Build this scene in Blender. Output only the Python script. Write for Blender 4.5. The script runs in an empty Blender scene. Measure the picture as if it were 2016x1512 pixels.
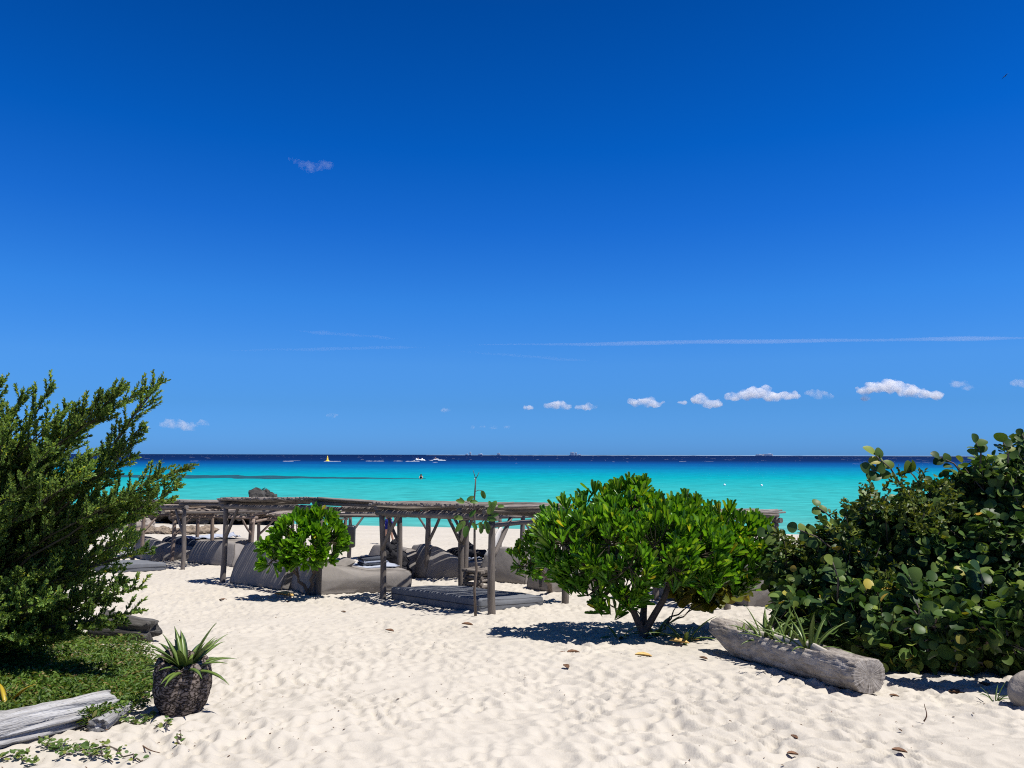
import bpy, bmesh, math, random
import numpy as np
from mathutils import Vector, Matrix, noise as mnoise

# ------------------------------------------------------------------ camera, sky, sun, exposure
S = bpy.context.scene
COL = S.collection
F = 1490.0
PITCH = math.radians(5.35)
ZC = 4.70                                  # eye height above the sea
cam_d = bpy.data.cameras.new("camera")
cam = bpy.data.objects.new("camera", cam_d)
COL.objects.link(cam)
cam_d.sensor_width = 36.0
cam_d.lens = F / 2016.0 * 36.0
cam_d.clip_start = 0.05
cam_d.clip_end = 90000.0
cam.location = (0, 0, ZC)
cam.rotation_euler = (Matrix.Rotation(math.radians(90) + PITCH, 4, 'X') @ Matrix.Rotation(math.radians(0.13), 4, 'Z')).to_euler()
S.camera = cam

SUN_EL, SUN_BEHIND = 66.0, 22.0             # sun from the +X side, a little behind the viewer
sdir = Vector((math.cos(math.radians(SUN_EL)) * math.cos(math.radians(SUN_BEHIND)),
               -math.cos(math.radians(SUN_EL)) * math.sin(math.radians(SUN_BEHIND)),
               math.sin(math.radians(SUN_EL))))
sun_d = bpy.data.lights.new("sun", 'SUN')
sun_d.energy = 5.0
sun_d.angle = math.radians(0.5)
sun_d.color = (1.0, 0.955, 0.89)
sun = bpy.data.objects.new("sun", sun_d)
COL.objects.link(sun)
sun.rotation_euler = (-sdir).to_track_quat('-Z', 'Y').to_euler()

W = bpy.data.worlds.new("World")
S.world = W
W.use_nodes = True
nt = W.node_tree
bg = nt.nodes["Background"]
sky = nt.nodes.new("ShaderNodeTexSky")
sky.sky_type = 'NISHITA'
sky.sun_disc = False
sky.sun_elevation = math.radians(SUN_EL)
sky.sun_rotation = math.atan2(sdir.x, sdir.y)
sky.altitude = 0
sky.air_density = 1.0
sky.dust_density = 0.3
sky.ozone_density = 2.0
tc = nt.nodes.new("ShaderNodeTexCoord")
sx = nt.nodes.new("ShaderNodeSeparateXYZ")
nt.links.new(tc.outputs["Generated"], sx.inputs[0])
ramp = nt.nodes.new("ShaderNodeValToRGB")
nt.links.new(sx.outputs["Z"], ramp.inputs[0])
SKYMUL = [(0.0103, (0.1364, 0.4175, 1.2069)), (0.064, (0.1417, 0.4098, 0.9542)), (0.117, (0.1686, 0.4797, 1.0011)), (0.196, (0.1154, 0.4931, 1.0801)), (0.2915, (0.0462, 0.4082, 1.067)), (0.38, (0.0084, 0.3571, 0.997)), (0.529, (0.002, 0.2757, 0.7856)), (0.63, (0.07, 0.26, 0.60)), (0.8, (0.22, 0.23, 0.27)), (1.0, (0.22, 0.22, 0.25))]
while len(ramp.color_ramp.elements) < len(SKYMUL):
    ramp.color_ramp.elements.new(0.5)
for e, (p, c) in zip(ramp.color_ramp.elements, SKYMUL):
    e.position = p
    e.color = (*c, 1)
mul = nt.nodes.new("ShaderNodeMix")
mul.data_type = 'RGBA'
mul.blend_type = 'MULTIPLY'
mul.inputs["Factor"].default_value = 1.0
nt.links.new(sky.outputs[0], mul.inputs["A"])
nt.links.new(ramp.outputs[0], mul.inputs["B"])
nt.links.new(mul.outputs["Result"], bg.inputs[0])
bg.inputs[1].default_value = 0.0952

S.view_settings.view_transform = 'Standard'
S.view_settings.look = 'None'
S.view_settings.exposure = 0.45
S.view_settings.gamma = 1.0
S.cycles.transparent_max_bounces = 24
S.cycles.use_denoising = False
S.cycles.pixel_filter_type = 'BLACKMAN_HARRIS'
S.cycles.filter_width = 1.1

# ------------------------------------------------------------------ measuring helpers
def ray(px, py):
    fx, fy = (px - 1008.0) / F, (756.0 - py) / F
    c, s = math.cos(PITCH), math.sin(PITCH)
    return Vector((fx, c - fy * s, s + fy * c))

def P(px, py, Y):
    d = ray(px, py)
    return Vector((0, 0, ZC)) + d * (Y / d.y)

TAB = [(4.0, 1512), (5.2, 1400), (6, 1363), (7.8, 1288), (9.5, 1250), (12, 1211), (14.8, 1172), (17, 1149), (20.5, 1122), (24, 1101), (30, 1073), (40, 1051), (49, 1041)]
hy = [-30, 0, 2.5] + [t[0] for t in TAB] + [60, 75, 120]
hz = [0.9, 1.35, 1.5] + [t[0] * math.tan(math.atan((t[1] - 756) / F) - PITCH) for t in TAB] + [5.4, 6.6, 12.0]
_fy = np.linspace(-30, 120, 3001)
_fz = np.interp(_fy, hy, hz)
_k = np.hanning(25); _k /= _k.sum()
_fz = np.convolve(np.pad(_fz, 12, mode='edge'), _k, mode='valid')

def base_z(x, y):
    yy = y + 0.2 * np.asarray(x) * np.clip((np.asarray(y) - 28) / 20.0, 0, 1)
    return ZC - np.interp(yy, _fy, _fz)

def gz(x, y):
    return float(base_z(x, y))

def G(px, py):
    d = ray(px, py)
    lo, hi = 1.0, 80.0
    t = lo
    prev = t
    while t < hi:
        p = Vector((0, 0, ZC)) + d * t
        if p.z <= gz(p.x, p.y):
            break
        prev = t
        t *= 1.01
    for _ in range(25):
        m = (prev + t) / 2
        p = Vector((0, 0, ZC)) + d * m
        if p.z <= gz(p.x, p.y): t = m
        else: prev = m
    p = Vector((0, 0, ZC)) + d * t
    return Vector((p.x, p.y, gz(p.x, p.y)))

def on_ground(x, y, dz=0.0):
    return Vector((x, y, gz(x, y) + dz))

def pxm(Y):                                 # metres per photo pixel at depth Y
    return Y / F

# ------------------------------------------------------------------ numpy noise
def _h(ix, iy, s):
    n = (ix.astype(np.int64) * 374761393 + iy.astype(np.int64) * 668265263 + s * 1442695041) & 0xffffffff
    n = ((n ^ (n >> 13)) * 1274126177) & 0xffffffff
    n = n ^ (n >> 16)
    return (n & 0xffff) / 65535.0

def vnoise(x, y, s=0):
    ix, iy = np.floor(x), np.floor(y)
    fx, fy = x - ix, y - iy
    fx = fx * fx * (3 - 2 * fx); fy = fy * fy * (3 - 2 * fy)
    a, b = _h(ix, iy, s), _h(ix + 1, iy, s)
    c, d = _h(ix, iy + 1, s), _h(ix + 1, iy + 1, s)
    return (a * (1 - fx) + b * fx) * (1 - fy) + (c * (1 - fx) + d * fx) * fy

def worley(x, y, s=0):
    ix, iy = np.floor(x), np.floor(y)
    best = np.full(x.shape, 9.0)
    for dx in (-1, 0, 1):
        for dy in (-1, 0, 1):
            cx, cy = ix + dx, iy + dy
            qx, qy = cx + _h(cx, cy, s), cy + _h(cx, cy, s + 7)
            best = np.minimum(best, (x - qx) ** 2 + (y - qy) ** 2)
    return np.sqrt(best)

# ------------------------------------------------------------------ object helpers
def tag(o, label=None, cat=None, group=None, kind=None):
    if label: o["label"] = label
    if cat: o["category"] = cat
    if group: o["group"] = group
    if kind: o["kind"] = kind
    return o

def empty(name, loc, label, cat, group=None, rz=0.0):
    o = bpy.data.objects.new(name, None)
    COL.objects.link(o)
    o.empty_display_size = 0.1
    o.location = loc
    o.rotation_euler = (0, 0, rz)
    return tag(o, label, cat, group)

def link(name, me, mat, parent=None):
    o = bpy.data.objects.new(name, me)
    COL.objects.link(o)
    if mat is not None:
        for m in (mat if isinstance(mat, (list, tuple)) else [mat]):
            me.materials.append(m)
    if parent is not None:
        o.parent = parent
        T = Matrix.LocRotScale(parent.location, parent.rotation_euler, parent.scale)
        p = parent
        while p.parent is not None:
            p = p.parent
            T = Matrix.LocRotScale(p.location, p.rotation_euler, p.scale) @ T
        o.matrix_parent_inverse = T.inverted()   # meshes are written in world space
    return o

def mesh_np(name, V, Q, smooth=True, uv=None):
    """V (n,3) array, Q (m,4) array of quads."""
    me = bpy.data.meshes.new(name)
    V = np.asarray(V, dtype=np.float32); Q = np.asarray(Q, dtype=np.int32)
    me.vertices.add(len(V)); me.vertices.foreach_set("co", V.ravel())
    me.loops.add(Q.size); me.loops.foreach_set("vertex_index", Q.ravel())
    me.polygons.add(len(Q))
    me.polygons.foreach_set("loop_start", np.arange(0, Q.size, 4, dtype=np.int32))
    me.polygons.foreach_set("loop_total", np.full(len(Q), 4, dtype=np.int32))
    me.update(calc_edges=True)
    me.polygons.foreach_set("use_smooth", np.full(len(Q), smooth, dtype=bool))
    if uv is not None:
        l = me.uv_layers.new(name="UVMap")
        l.data.foreach_set("uv", np.asarray(uv, dtype=np.float32).ravel())
    me.validate()
    return me

class MB:
    """collects solids and builds them as ONE mesh object"""
    def __init__(s):
        s.v, s.f, s.uv, s.sm = [], [], [], []
    def face(s, idx, uvs=None, smooth=True):
        s.f.append(tuple(idx)); s.sm.append(smooth)
        s.uv.append(uvs if uvs else [(0.0, 0.0)] * len(idx))
    def tube(s, pts, rad, n=8, wob=0.0, seed=0, caps=True, flat=1.0):
        pts = [Vector(p) for p in pts]
        m = len(pts)
        if not hasattr(rad, '__len__'): rad = [rad] * m
        rnd = random.Random(seed)
        t0 = (pts[1] - pts[0]).normalized()
        a = Vector((0, 0, 1)) if abs(t0.z) < 0.9 else Vector((1, 0, 0))
        nrm = (a - t0 * a.dot(t0)).normalized()
        b0 = len(s.v); L = 0.0; lens = []
        u0 = rnd.random() * 10
        for i in range(m):
            if i == 0: t = t0
            elif i == m - 1: t = (pts[-1] - pts[-2]).normalized()
            else: t = (pts[i + 1] - pts[i - 1]).normalized()
            nrm = (nrm - t * nrm.dot(t)).normalized()
            bi = t.cross(nrm)
            if i: L += (pts[i] - pts[i - 1]).length
            lens.append(L)
            for j in range(n):
                an = 2 * math.pi * j / n
                r = rad[i] * (1 + wob * (rnd.random() - 0.5) * 2)
                s.v.append(pts[i] + (nrm * math.cos(an) + bi * math.sin(an) * flat) * r)
        for i in range(m - 1):
            for j in range(n):
                k = (j + 1) % n
                c = 2 * math.pi * rad[i] / n
                s.face((b0 + i * n + j, b0 + i * n + k, b0 + (i + 1) * n + k, b0 + (i + 1) * n + j),
                       [(u0 + j * c, lens[i]), (u0 + (j + 1) * c, lens[i]), (u0 + (j + 1) * c, lens[i + 1]), (u0 + j * c, lens[i + 1])])
        if caps:
            s.face([b0 + j for j in range(n)][::-1], [(u0 + .01 * j, 0.01 * j) for j in range(n)], False)
            s.face([b0 + (m - 1) * n + j for j in range(n)], [(u0 + .01 * j, 0.01 * j) for j in range(n)], False)
    def pole(s, a, b, r0, r1=None, n=8, bend=0.0, seed=0, seg=6, wob=0.06):
        a, b = Vector(a), Vector(b)
        r1 = r0 if r1 is None else r1
        rnd = random.Random(seed * 7919 + 13)
        d = b - a
        side = d.cross(Vector((rnd.uniform(-1, 1), rnd.uniform(-1, 1), rnd.uniform(-1, 1))))
        side = side.normalized() * bend
        ph = rnd.uniform(0.8, 1.6)
        pts = [a + d * (i / seg) + side * math.sin(math.pi * ph * i / seg) * 1.0 for i in range(seg + 1)]
        rad = [r0 + (r1 - r0) * i / seg for i in range(seg + 1)]
        s.tube(pts, rad, n, wob, seed)
    def box(s, c, ux, uy, uz):
        """centre and three half axes"""
        c, ux, uy, uz = Vector(c), Vector(ux), Vector(uy), Vector(uz)
        b = len(s.v)
        for k in (-1, 1):
            for j in (-1, 1):
                for i in (-1, 1):
                    s.v.append(c + ux * i + uy * j + uz * k)
        lx, ly, lz = ux.length * 2, uy.length * 2, uz.length * 2
        for q, (p, r) in (((0, 2, 3, 1), (ly, lx)), ((4, 5, 7, 6), (lx, ly)), ((0, 1, 5, 4), (lx, lz)), ((2, 6, 7, 3), (lz, lx)), ((0, 4, 6, 2), (lz, ly)), ((1, 3, 7, 5), (ly, lz))):
            s.face([b + i for i in q], [(0, 0), (p, 0), (p, r), (0, r)], False)
    def blob(s, c, rx, ry, rz, n=12, m=8, amp=0.12, fr=1.5, seed=0):
        c = Vector(c); b = len(s.v)
        for i in range(m + 1):
            th = math.pi * i / m
            for j in range(n):
                ph = 2 * math.pi * j / n
                d = Vector((math.sin(th) * math.cos(ph), math.sin(th) * math.sin(ph), math.cos(th)))
                k = 1 + amp * mnoise.noise(d * fr + Vector((seed * 3.1, seed * 1.7, seed)))
                s.v.append(c + Vector((d.x * rx, d.y * ry, d.z * rz)) * k)
        for i in range(m):
            for j in range(n):
                k = (j + 1) % n
                s.face((b + i * n + j, b + (i + 1) * n + j, b + (i + 1) * n + k, b + i * n + k))
    def mesh(s, name):
        me = bpy.data.meshes.new(name)
        me.from_pydata([tuple(v) for v in s.v], [], s.f)
        me.polygons.foreach_set("use_smooth", s.sm)
        l = me.uv_layers.new(name="UVMap")
        flat = [c for f in s.uv for p in f for c in p]
        l.data.foreach_set("uv", flat)
        me.validate(); me.update()
        return me
    def build(s, name, mat, parent=None):
        return link(name, s.mesh(name), mat, parent)

def nrm(a):
    return a / np.maximum(np.linalg.norm(a, axis=-1, keepdims=True), 1e-9)

def leaf_template(ts, ws, fold=0.15, bend=0.0):
    """strip leaf along +Y, three verts a row"""
    v = []
    for t, w in zip(ts, ws):
        z = -bend * t * t
        v += [(-w, t, z + fold * w), (0, t, z), (w, t, z + fold * w)]
    q = []
    for i in range(len(ts) - 1):
        a = i * 3
        q += [(a, a + 1, a + 4, a + 3), (a + 1, a + 2, a + 5, a + 4)]
    return np.array(v, dtype=float), np.array(q, dtype=int)

def leaves_mesh(name, tmpl, pos, d, up, ln, wd, smooth=True):
    tv, tq = tmpl
    pos, d, up = np.asarray(pos, float), nrm(np.asarray(d, float)), np.asarray(up, float)
    ln, wd = np.asarray(ln, float), np.asarray(wd, float)
    up = nrm(up - d * np.sum(up * d, -1, keepdims=True))
    side = np.cross(d, up)
    N, n = len(pos), len(tv)
    V = (pos[:, None, :] + side[:, None, :] * (tv[None, :, 0:1] * wd[:, None, None])
         + d[:, None, :] * (tv[None, :, 1:2] * ln[:, None, None])
         + up[:, None, :] * (tv[None, :, 2:3] * ln[:, None, None]))
    Q = tq[None, :, :] + (np.arange(N) * n)[:, None, None]
    return mesh_np(name, V.reshape(-1, 3), Q.reshape(-1, 4), smooth)

# ------------------------------------------------------------------ materials
def new_mat(name):
    m = bpy.data.materials.new(name)
    m.use_nodes = True
    n = m.node_tree.nodes; l = m.node_tree.links
    return m, n, l, n["Principled BSDF"]

def ramp_node(n, stops):
    r = n.new("ShaderNodeValToRGB")
    while len(r.color_ramp.elements) < len(stops):
        r.color_ramp.elements.new(0.5)
    for e, (p, c) in zip(r.color_ramp.elements, stops):
        e.position = p
        e.color = (*c, 1)
    return r

def noise_node(n, l, vec, scale, detail=4, rough=0.55, dist=0.0):
    t = n.new("ShaderNodeTexNoise")
    t.inputs["Scale"].default_value = scale
    t.inputs["Detail"].default_value = detail
    t.inputs["Roughness"].default_value = rough
    t.inputs["Distortion"].default_value = dist
    if vec is not None: l.new(vec, t.inputs["Vector"])
    return t

def mapping(n, l, out, sc):
    mp = n.new("ShaderNodeMapping")
    mp.inputs["Scale"].default_value = sc
    l.new(out, mp.inputs["Vector"])
    return mp.outputs[0]

def bump(n, l, h, strength, dist, bsdf):
    b = n.new("ShaderNodeBump")
    b.inputs["Strength"].default_value = strength
    b.inputs["Distance"].default_value = dist
    l.new(h, b.inputs["Height"])
    l.new(b.outputs[0], bsdf.inputs["Normal"])
    return b

def wood_mat(name, dark, mid, light, fx=70, fy=4.5, bs=0.6, bd=0.006):
    m, n, l, p = new_mat(name)
    uv = n.new("ShaderNodeUVMap")
    v = mapping(n, l, uv.outputs[0], (fx, fy, 1))
    g = noise_node(n, l, v, 1.0, 5, 0.65, 0.3)
    v2 = mapping(n, l, uv.outputs[0], (3.0, 0.9, 1))
    g2 = noise_node(n, l, v2, 1.0, 3, 0.5)
    mx = n.new("ShaderNodeMath"); mx.operation = 'MULTIPLY_ADD'
    l.new(g2.outputs[0], mx.inputs[0]); mx.inputs[1].default_value = 0.5
    ad = n.new("ShaderNodeMath"); ad.operation = 'MULTIPLY'
    l.new(g.outputs[0], ad.inputs[0]); ad.inputs[1].default_value = 0.6
    l.new(ad.outputs[0], mx.inputs[2])
    r = ramp_node(n, [(0.34, dark), (0.52, mid), (0.72, light)])
    l.new(mx.outputs[0], r.inputs[0])
    ri = n.new("ShaderNodeNewGeometry")
    hs = n.new("ShaderNodeHueSaturation")
    mr = n.new("ShaderNodeMapRange")
    mr.inputs["To Min"].default_value = 0.75; mr.inputs["To Max"].default_value = 1.25
    l.new(ri.outputs["Random Per Island"], mr.inputs[0])
    l.new(mr.outputs[0], hs.inputs["Value"])
    l.new(r.outputs[0], hs.inputs["Color"])
    l.new(hs.outputs[0], p.inputs["Base Color"])
    p.inputs["Roughness"].default_value = 0.9
    p.inputs["Specular IOR Level"].default_value = 0.15
    bump(n, l, g.outputs[0], bs, bd, p)
    return m

def leaf_mat(name, stops, trans=0.35, rough=0.35, spec=0.5, noise_scale=None, tcol=(1.5, 1.35, 0.5)):
    m, n, l, p = new_mat(name)
    geo = n.new("ShaderNodeNewGeometry")
    r = ramp_node(n, stops)
    l.new(geo.outputs["Random Per Island"], r.inputs[0])
    colr = r.outputs[0]
    if noise_scale:
        tcn = n.new("ShaderNodeTexCoord")
        g = noise_node(n, l, tcn.outputs["Object"], noise_scale, 2)
        mr = n.new("ShaderNodeMapRange")
        mr.inputs["From Min"].default_value = 0.3; mr.inputs["From Max"].default_value = 0.7
        mr.inputs["To Min"].default_value = 0.7; mr.inputs["To Max"].default_value = 1.3
        l.new(g.outputs[0], mr.inputs[0])
        hs = n.new("ShaderNodeHueSaturation")
        l.new(mr.outputs[0], hs.inputs["Value"]); l.new(colr, hs.inputs["Color"])
        colr = hs.outputs[0]
    l.new(colr, p.inputs["Base Color"])
    p.inputs["Roughness"].default_value = rough
    p.inputs["Specular IOR Level"].default_value = spec
    tr = n.new("ShaderNodeBsdfTranslucent")
    mxc = n.new("ShaderNodeMix"); mxc.data_type = 'RGBA'; mxc.blend_type = 'MULTIPLY'
    mxc.inputs["Factor"].default_value = 1.0
    l.new(colr, mxc.inputs["A"]); mxc.inputs["B"].default_value = (*tcol, 1)
    l.new(mxc.outputs["Result"], tr.inputs[0])
    ms = n.new("ShaderNodeMixShader"); ms.inputs[0].default_value = trans
    l.new(p.outputs[0], ms.inputs[1]); l.new(tr.outputs[0], ms.inputs[2])
    l.new(ms.outputs[0], n["Material Output"].inputs[0])
    return m

def plain_mat(name, col, rough=0.7, var=0.2, scale=8.0, bs=0.3, bd=0.01, spec=0.3, coords="Object"):
    m, n, l, p = new_mat(name)
    t = n.new("ShaderNodeTexCoord")
    g = noise_node(n, l, t.outputs[coords], scale, 5, 0.6)
    r = ramp_node(n, [(0.3, tuple(c * (1 - var) for c in col)), (0.7, tuple(c * (1 + var) for c in col))])
    l.new(g.outputs[0], r.inputs[0]); l.new(r.outputs[0], p.inputs["Base Color"])
    p.inputs["Roughness"].default_value = rough
    p.inputs["Specular IOR Level"].default_value = spec
    if bs: bump(n, l, g.outputs[0], bs, bd, p)
    return m

M = {}
# sand
m, n, l, p = new_mat("sand")
t = n.new("ShaderNodeTexCoord")
g1 = noise_node(n, l, t.outputs["Object"], 0.55, 3)
g2 = noise_node(n, l, t.outputs["Object"], 9.0, 6, 0.65)
g3 = noise_node(n, l, t.outputs["Object"], 420.0, 2)
r = ramp_node(n, [(0.3, (0.398, 0.367, 0.320)), (0.7, (0.480, 0.445, 0.390))])
mx = n.new("ShaderNodeMix"); mx.data_type = 'FLOAT'; mx.inputs["Factor"].default_value = 0.45
l.new(g1.outputs[0], mx.inputs["A"]); l.new(g2.outputs[0], mx.inputs["B"])
l.new(mx.outputs["Result"], r.inputs[0])
sp = ramp_node(n, [(0.27, (0.45, 0.4, 0.36)), (0.36, (1, 1, 1))])
l.new(g3.outputs[0], sp.inputs[0])
mm = n.new("ShaderNodeMix"); mm.data_type = 'RGBA'; mm.blend_type = 'MULTIPLY'; mm.inputs["Factor"].default_value = 0.5
l.new(r.outputs[0], mm.inputs["A"]); l.new(sp.outputs[0], mm.inputs["B"])
l.new(mm.outputs["Result"], p.inputs["Base Color"])
p.inputs["Roughness"].default_value = 1.0
p.inputs["Specular IOR Level"].default_value = 0.05
bump(n, l, g2.outputs[0], 0.35, 0.03, p)
M["sand"] = m

# sea: the colour of the water follows its depth over the sandy sea bed
m, n, l, p = new_mat("sea_water")
geo = n.new("ShaderNodeNewGeometry")
sep = n.new("ShaderNodeSeparateXYZ"); l.new(geo.outputs["Position"], sep.inputs[0])
def math_node(op, a, b=None, c=None):
    q = n.new("ShaderNodeMath"); q.operation = op
    for i, x in enumerate((a, b, c)):
        if x is None: continue
        if isinstance(x, (int, float)): q.inputs[i].default_value = x
        else: l.new(x, q.inputs[i])
    return q.outputs[0]
inv = math_node('DIVIDE', 49.0, math_node('MAXIMUM', sep.outputs["Y"], 20.0))
nv = mapping(n, l, geo.outputs["Position"], (0.006, 0.02, 1))
gn = noise_node(n, l, nv, 1.0, 4, 0.6)
depth = math_node('MULTIPLY_ADD', math_node('SUBTRACT', gn.outputs[0], 0.5), math_node('MULTIPLY', inv, 0.42), inv)
seaC = [(0.0, (0.0000, 0.0071, 0.0443)), (0.075, (0.0000, 0.0129, 0.0714)), (0.11, (0.0000, 0.0443, 0.1786)), (0.155, (0.0000, 0.0893, 0.2357)), (0.22, (0.0000, 0.1714, 0.2857)),
        (0.31, (0.0000, 0.2464, 0.2893)), (0.45, (0.0214, 0.2857, 0.2964)), (0.8, (0.0393, 0.2964, 0.2893)), (1.0, (0.0786, 0.3000, 0.2786))]
r = ramp_node(n, seaC)
l.new(depth, r.inputs[0])
wv = mapping(n, l, geo.outputs["Position"], (0.30, 0.62, 1))
gw = noise_node(n, l, wv, 1.0, 5, 0.65, 0.4)
mr = n.new("ShaderNodeMapRange")
mr.inputs["From Min"].default_value = 0.3; mr.inputs["From Max"].default_value = 0.7
mr.inputs["To Min"].default_value = 0.74; mr.inputs["To Max"].default_value = 1.26
l.new(gw.outputs[0], mr.inputs[0])
hs = n.new("ShaderNodeHueSaturation"); l.new(mr.outputs[0], hs.inputs["Value"]); l.new(r.outputs[0], hs.inputs["Color"])
cv = mapping(n, l, geo.outputs["Position"], (0.09, 0.018, 1))   # scattered whitecaps far out
gc = noise_node(n, l, cv, 1.0, 3, 0.5)
far = math_node('GREATER_THAN', sep.outputs["Y"], 420.0)
cap = math_node('MULTIPLY', math_node('GREATER_THAN', gc.outputs[0], 0.705), far)
mc = n.new("ShaderNodeMix"); mc.data_type = 'RGBA'
l.new(math_node('MULTIPLY', cap, 0.7), mc.inputs["Factor"]); l.new(hs.outputs[0], mc.inputs["A"]); mc.inputs["B"].default_value = (0.6, 0.66, 0.7, 1)
df = n.new("ShaderNodeBsdfDiffuse"); l.new(mc.outputs["Result"], df.inputs[0])
gl = n.new("ShaderNodeBsdfGlossy"); gl.inputs["Roughness"].default_value = 0.25
bp = n.new("ShaderNodeBump"); bp.inputs["Strength"].default_value = 0.8; bp.inputs["Distance"].default_value = 0.25
l.new(gw.outputs[0], bp.inputs["Height"]); l.new(bp.outputs[0], gl.inputs["Normal"])
ms = n.new("ShaderNodeMixShader"); ms.inputs[0].default_value = 0.05
l.new(df.outputs[0], ms.inputs[1]); l.new(gl.outputs[0], ms.inputs[2]); l.new(ms.outputs[0], n["Material Output"].inputs[0])
M["sea"] = m

M["pole"] = wood_mat("grey_pole", (0.062, 0.053, 0.046), (0.124, 0.108, 0.096), (0.211, 0.186, 0.167))
M["pole_warm"] = wood_mat("warm_pole", (0.108, 0.079, 0.061), (0.194, 0.148, 0.119), (0.288, 0.230, 0.194))
M["stick"] = wood_mat("roof_stick", (0.066, 0.056, 0.050), (0.155, 0.135, 0.122), (0.264, 0.238, 0.218), 90, 5)
M["stick_warm"] = wood_mat("warm_roof_stick", (0.137, 0.108, 0.090), (0.245, 0.205, 0.180), (0.360, 0.310, 0.277), 90, 5)
M["white_wood"] = wood_mat("bleached_and_sunlit_wood", (0.315, 0.300, 0.285), (0.435, 0.420, 0.405), (0.540, 0.525, 0.510))  # bleached board; on the short brace this pale tone paints sunlight
M["drift"] = wood_mat("driftwood", (0.045, 0.04, 0.037), (0.33, 0.325, 0.325), (0.58, 0.58, 0.585), 22, 1.5, 1.0, 0.04)
M["log"] = wood_mat("old_log", (0.05, 0.040, 0.033), (0.255, 0.226, 0.198), (0.44, 0.405, 0.37), 13, 6.0, 1.0, 0.03)
M["dark_log"] = wood_mat("dark_log", (0.022, 0.021, 0.019), (0.068, 0.064, 0.060), (0.150, 0.143, 0.135), 20, 4, 1.0, 0.02)
M["bark"] = wood_mat("bark", (0.049, 0.038, 0.032), (0.105, 0.084, 0.070), (0.182, 0.154, 0.133), 40, 8)
M["twig"] = wood_mat("twig", (0.025, 0.022, 0.014), (0.05, 0.045, 0.028), (0.09, 0.075, 0.05), 40, 10)
M["fabric"] = plain_mat("taupe_fabric", (0.215, 0.198, 0.184), 0.95, 0.10, 4.0, 0.3, 0.04, 0.1)
M["seam"] = plain_mat("taupe_piping", (0.136, 0.122, 0.110), 0.9, 0.1, 8.0, 0, 0, 0.1)
M["grey_fabric"] = plain_mat("slate_fabric", (0.140, 0.148, 0.164), 0.95, 0.10, 5.0, 0.3, 0.04, 0.1)
M["grey_seam"] = plain_mat("slate_piping", (0.070, 0.073, 0.081), 0.9, 0.1, 8.0, 0, 0, 0.1)
M["towel"] = plain_mat("blue_grey_towel", (0.336, 0.368, 0.448), 1.0, 0.12, 30.0, 0.6, 0.02, 0.05)
M["dark_towel"] = plain_mat("dark_towel", (0.063, 0.070, 0.087), 1.0, 0.2, 30.0, 0.6, 0.02, 0.05)
M["black"] = plain_mat("black_cloth", (0.018, 0.018, 0.022), 0.8, 0.3, 12.0, 0.5, 0.03, 0.2)
M["metal_black"] = plain_mat("black_plastic", (0.015, 0.015, 0.016), 0.45, 0.2, 10, 0, 0, 0.5)
M["table_grey"] = plain_mat("grey_board", (0.27, 0.265, 0.26), 0.8, 0.15, 10, 0.2, 0.01)
M["rock"] = plain_mat("dark_rock", (0.059, 0.057, 0.055), 0.95, 0.6, 2.2, 1.0, 0.35, 0.15)
M["pale_rock"] = plain_mat("grey_rock", (0.084, 0.080, 0.076), 0.95, 0.7, 2.6, 1.0, 0.5, 0.15)
M["stone"] = plain_mat("pale_stone", (0.255, 0.225, 0.195), 0.95, 0.3, 6.0, 0.6, 0.05, 0.1)
M["reef"] = plain_mat("submerged_reef", (0.010, 0.062, 0.085), 0.7, 0.35, 0.3, 0.5, 0.2, 0.15)
M["skin"] = plain_mat("skin", (0.50, 0.29, 0.20), 0.6, 0.08, 6, 0, 0, 0.3)
M["trunks"] = plain_mat("blue_trunks", (0.01, 0.015, 0.16), 0.8, 0.2, 12, 0.4, 0.02, 0.2)
M["hair"] = plain_mat("dark_hair", (0.02, 0.015, 0.012), 0.6, 0.3, 20, 0.3, 0.01)
M["yellow"] = plain_mat("yellow_paint", (0.75, 0.55, 0.06), 0.5, 0.1, 3, 0, 0)
M["white"] = plain_mat("white_paint", (0.78, 0.79, 0.8), 0.5, 0.05, 3, 0, 0)
M["foam"] = plain_mat("sea_foam", (0.640, 0.664, 0.680), 0.9, 0.08, 0.8, 0.4, 0.2)
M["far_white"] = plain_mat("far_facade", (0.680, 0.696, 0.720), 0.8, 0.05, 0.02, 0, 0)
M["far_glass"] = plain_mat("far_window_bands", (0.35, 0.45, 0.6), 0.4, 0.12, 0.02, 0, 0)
M["far_land"] = plain_mat("far_shore", (0.195, 0.285, 0.390), 0.9, 0.2, 0.004, 0, 0)  # bluish tone paints distance haze into the land colour
M["soil"] = plain_mat("dark_soil", (0.10, 0.085, 0.07), 1.0, 0.4, 40, 0.8, 0.03)
M["dead_leaf"] = plain_mat("dead_leaf", (0.13, 0.07, 0.04), 0.8, 0.4, 30, 0.3, 0.005)
M["straw"] = plain_mat("dry_leaf", (0.50, 0.33, 0.12), 0.8, 0.3, 30, 0.3, 0.005)
M["weed"] = plain_mat("dry_seaweed", (0.210, 0.168, 0.126), 0.95, 0.5, 6, 1.0, 0.1)
M["feather"] = plain_mat("dark_feather", (0.02, 0.02, 0.022), 0.7, 0.2, 6, 0, 0)

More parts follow.
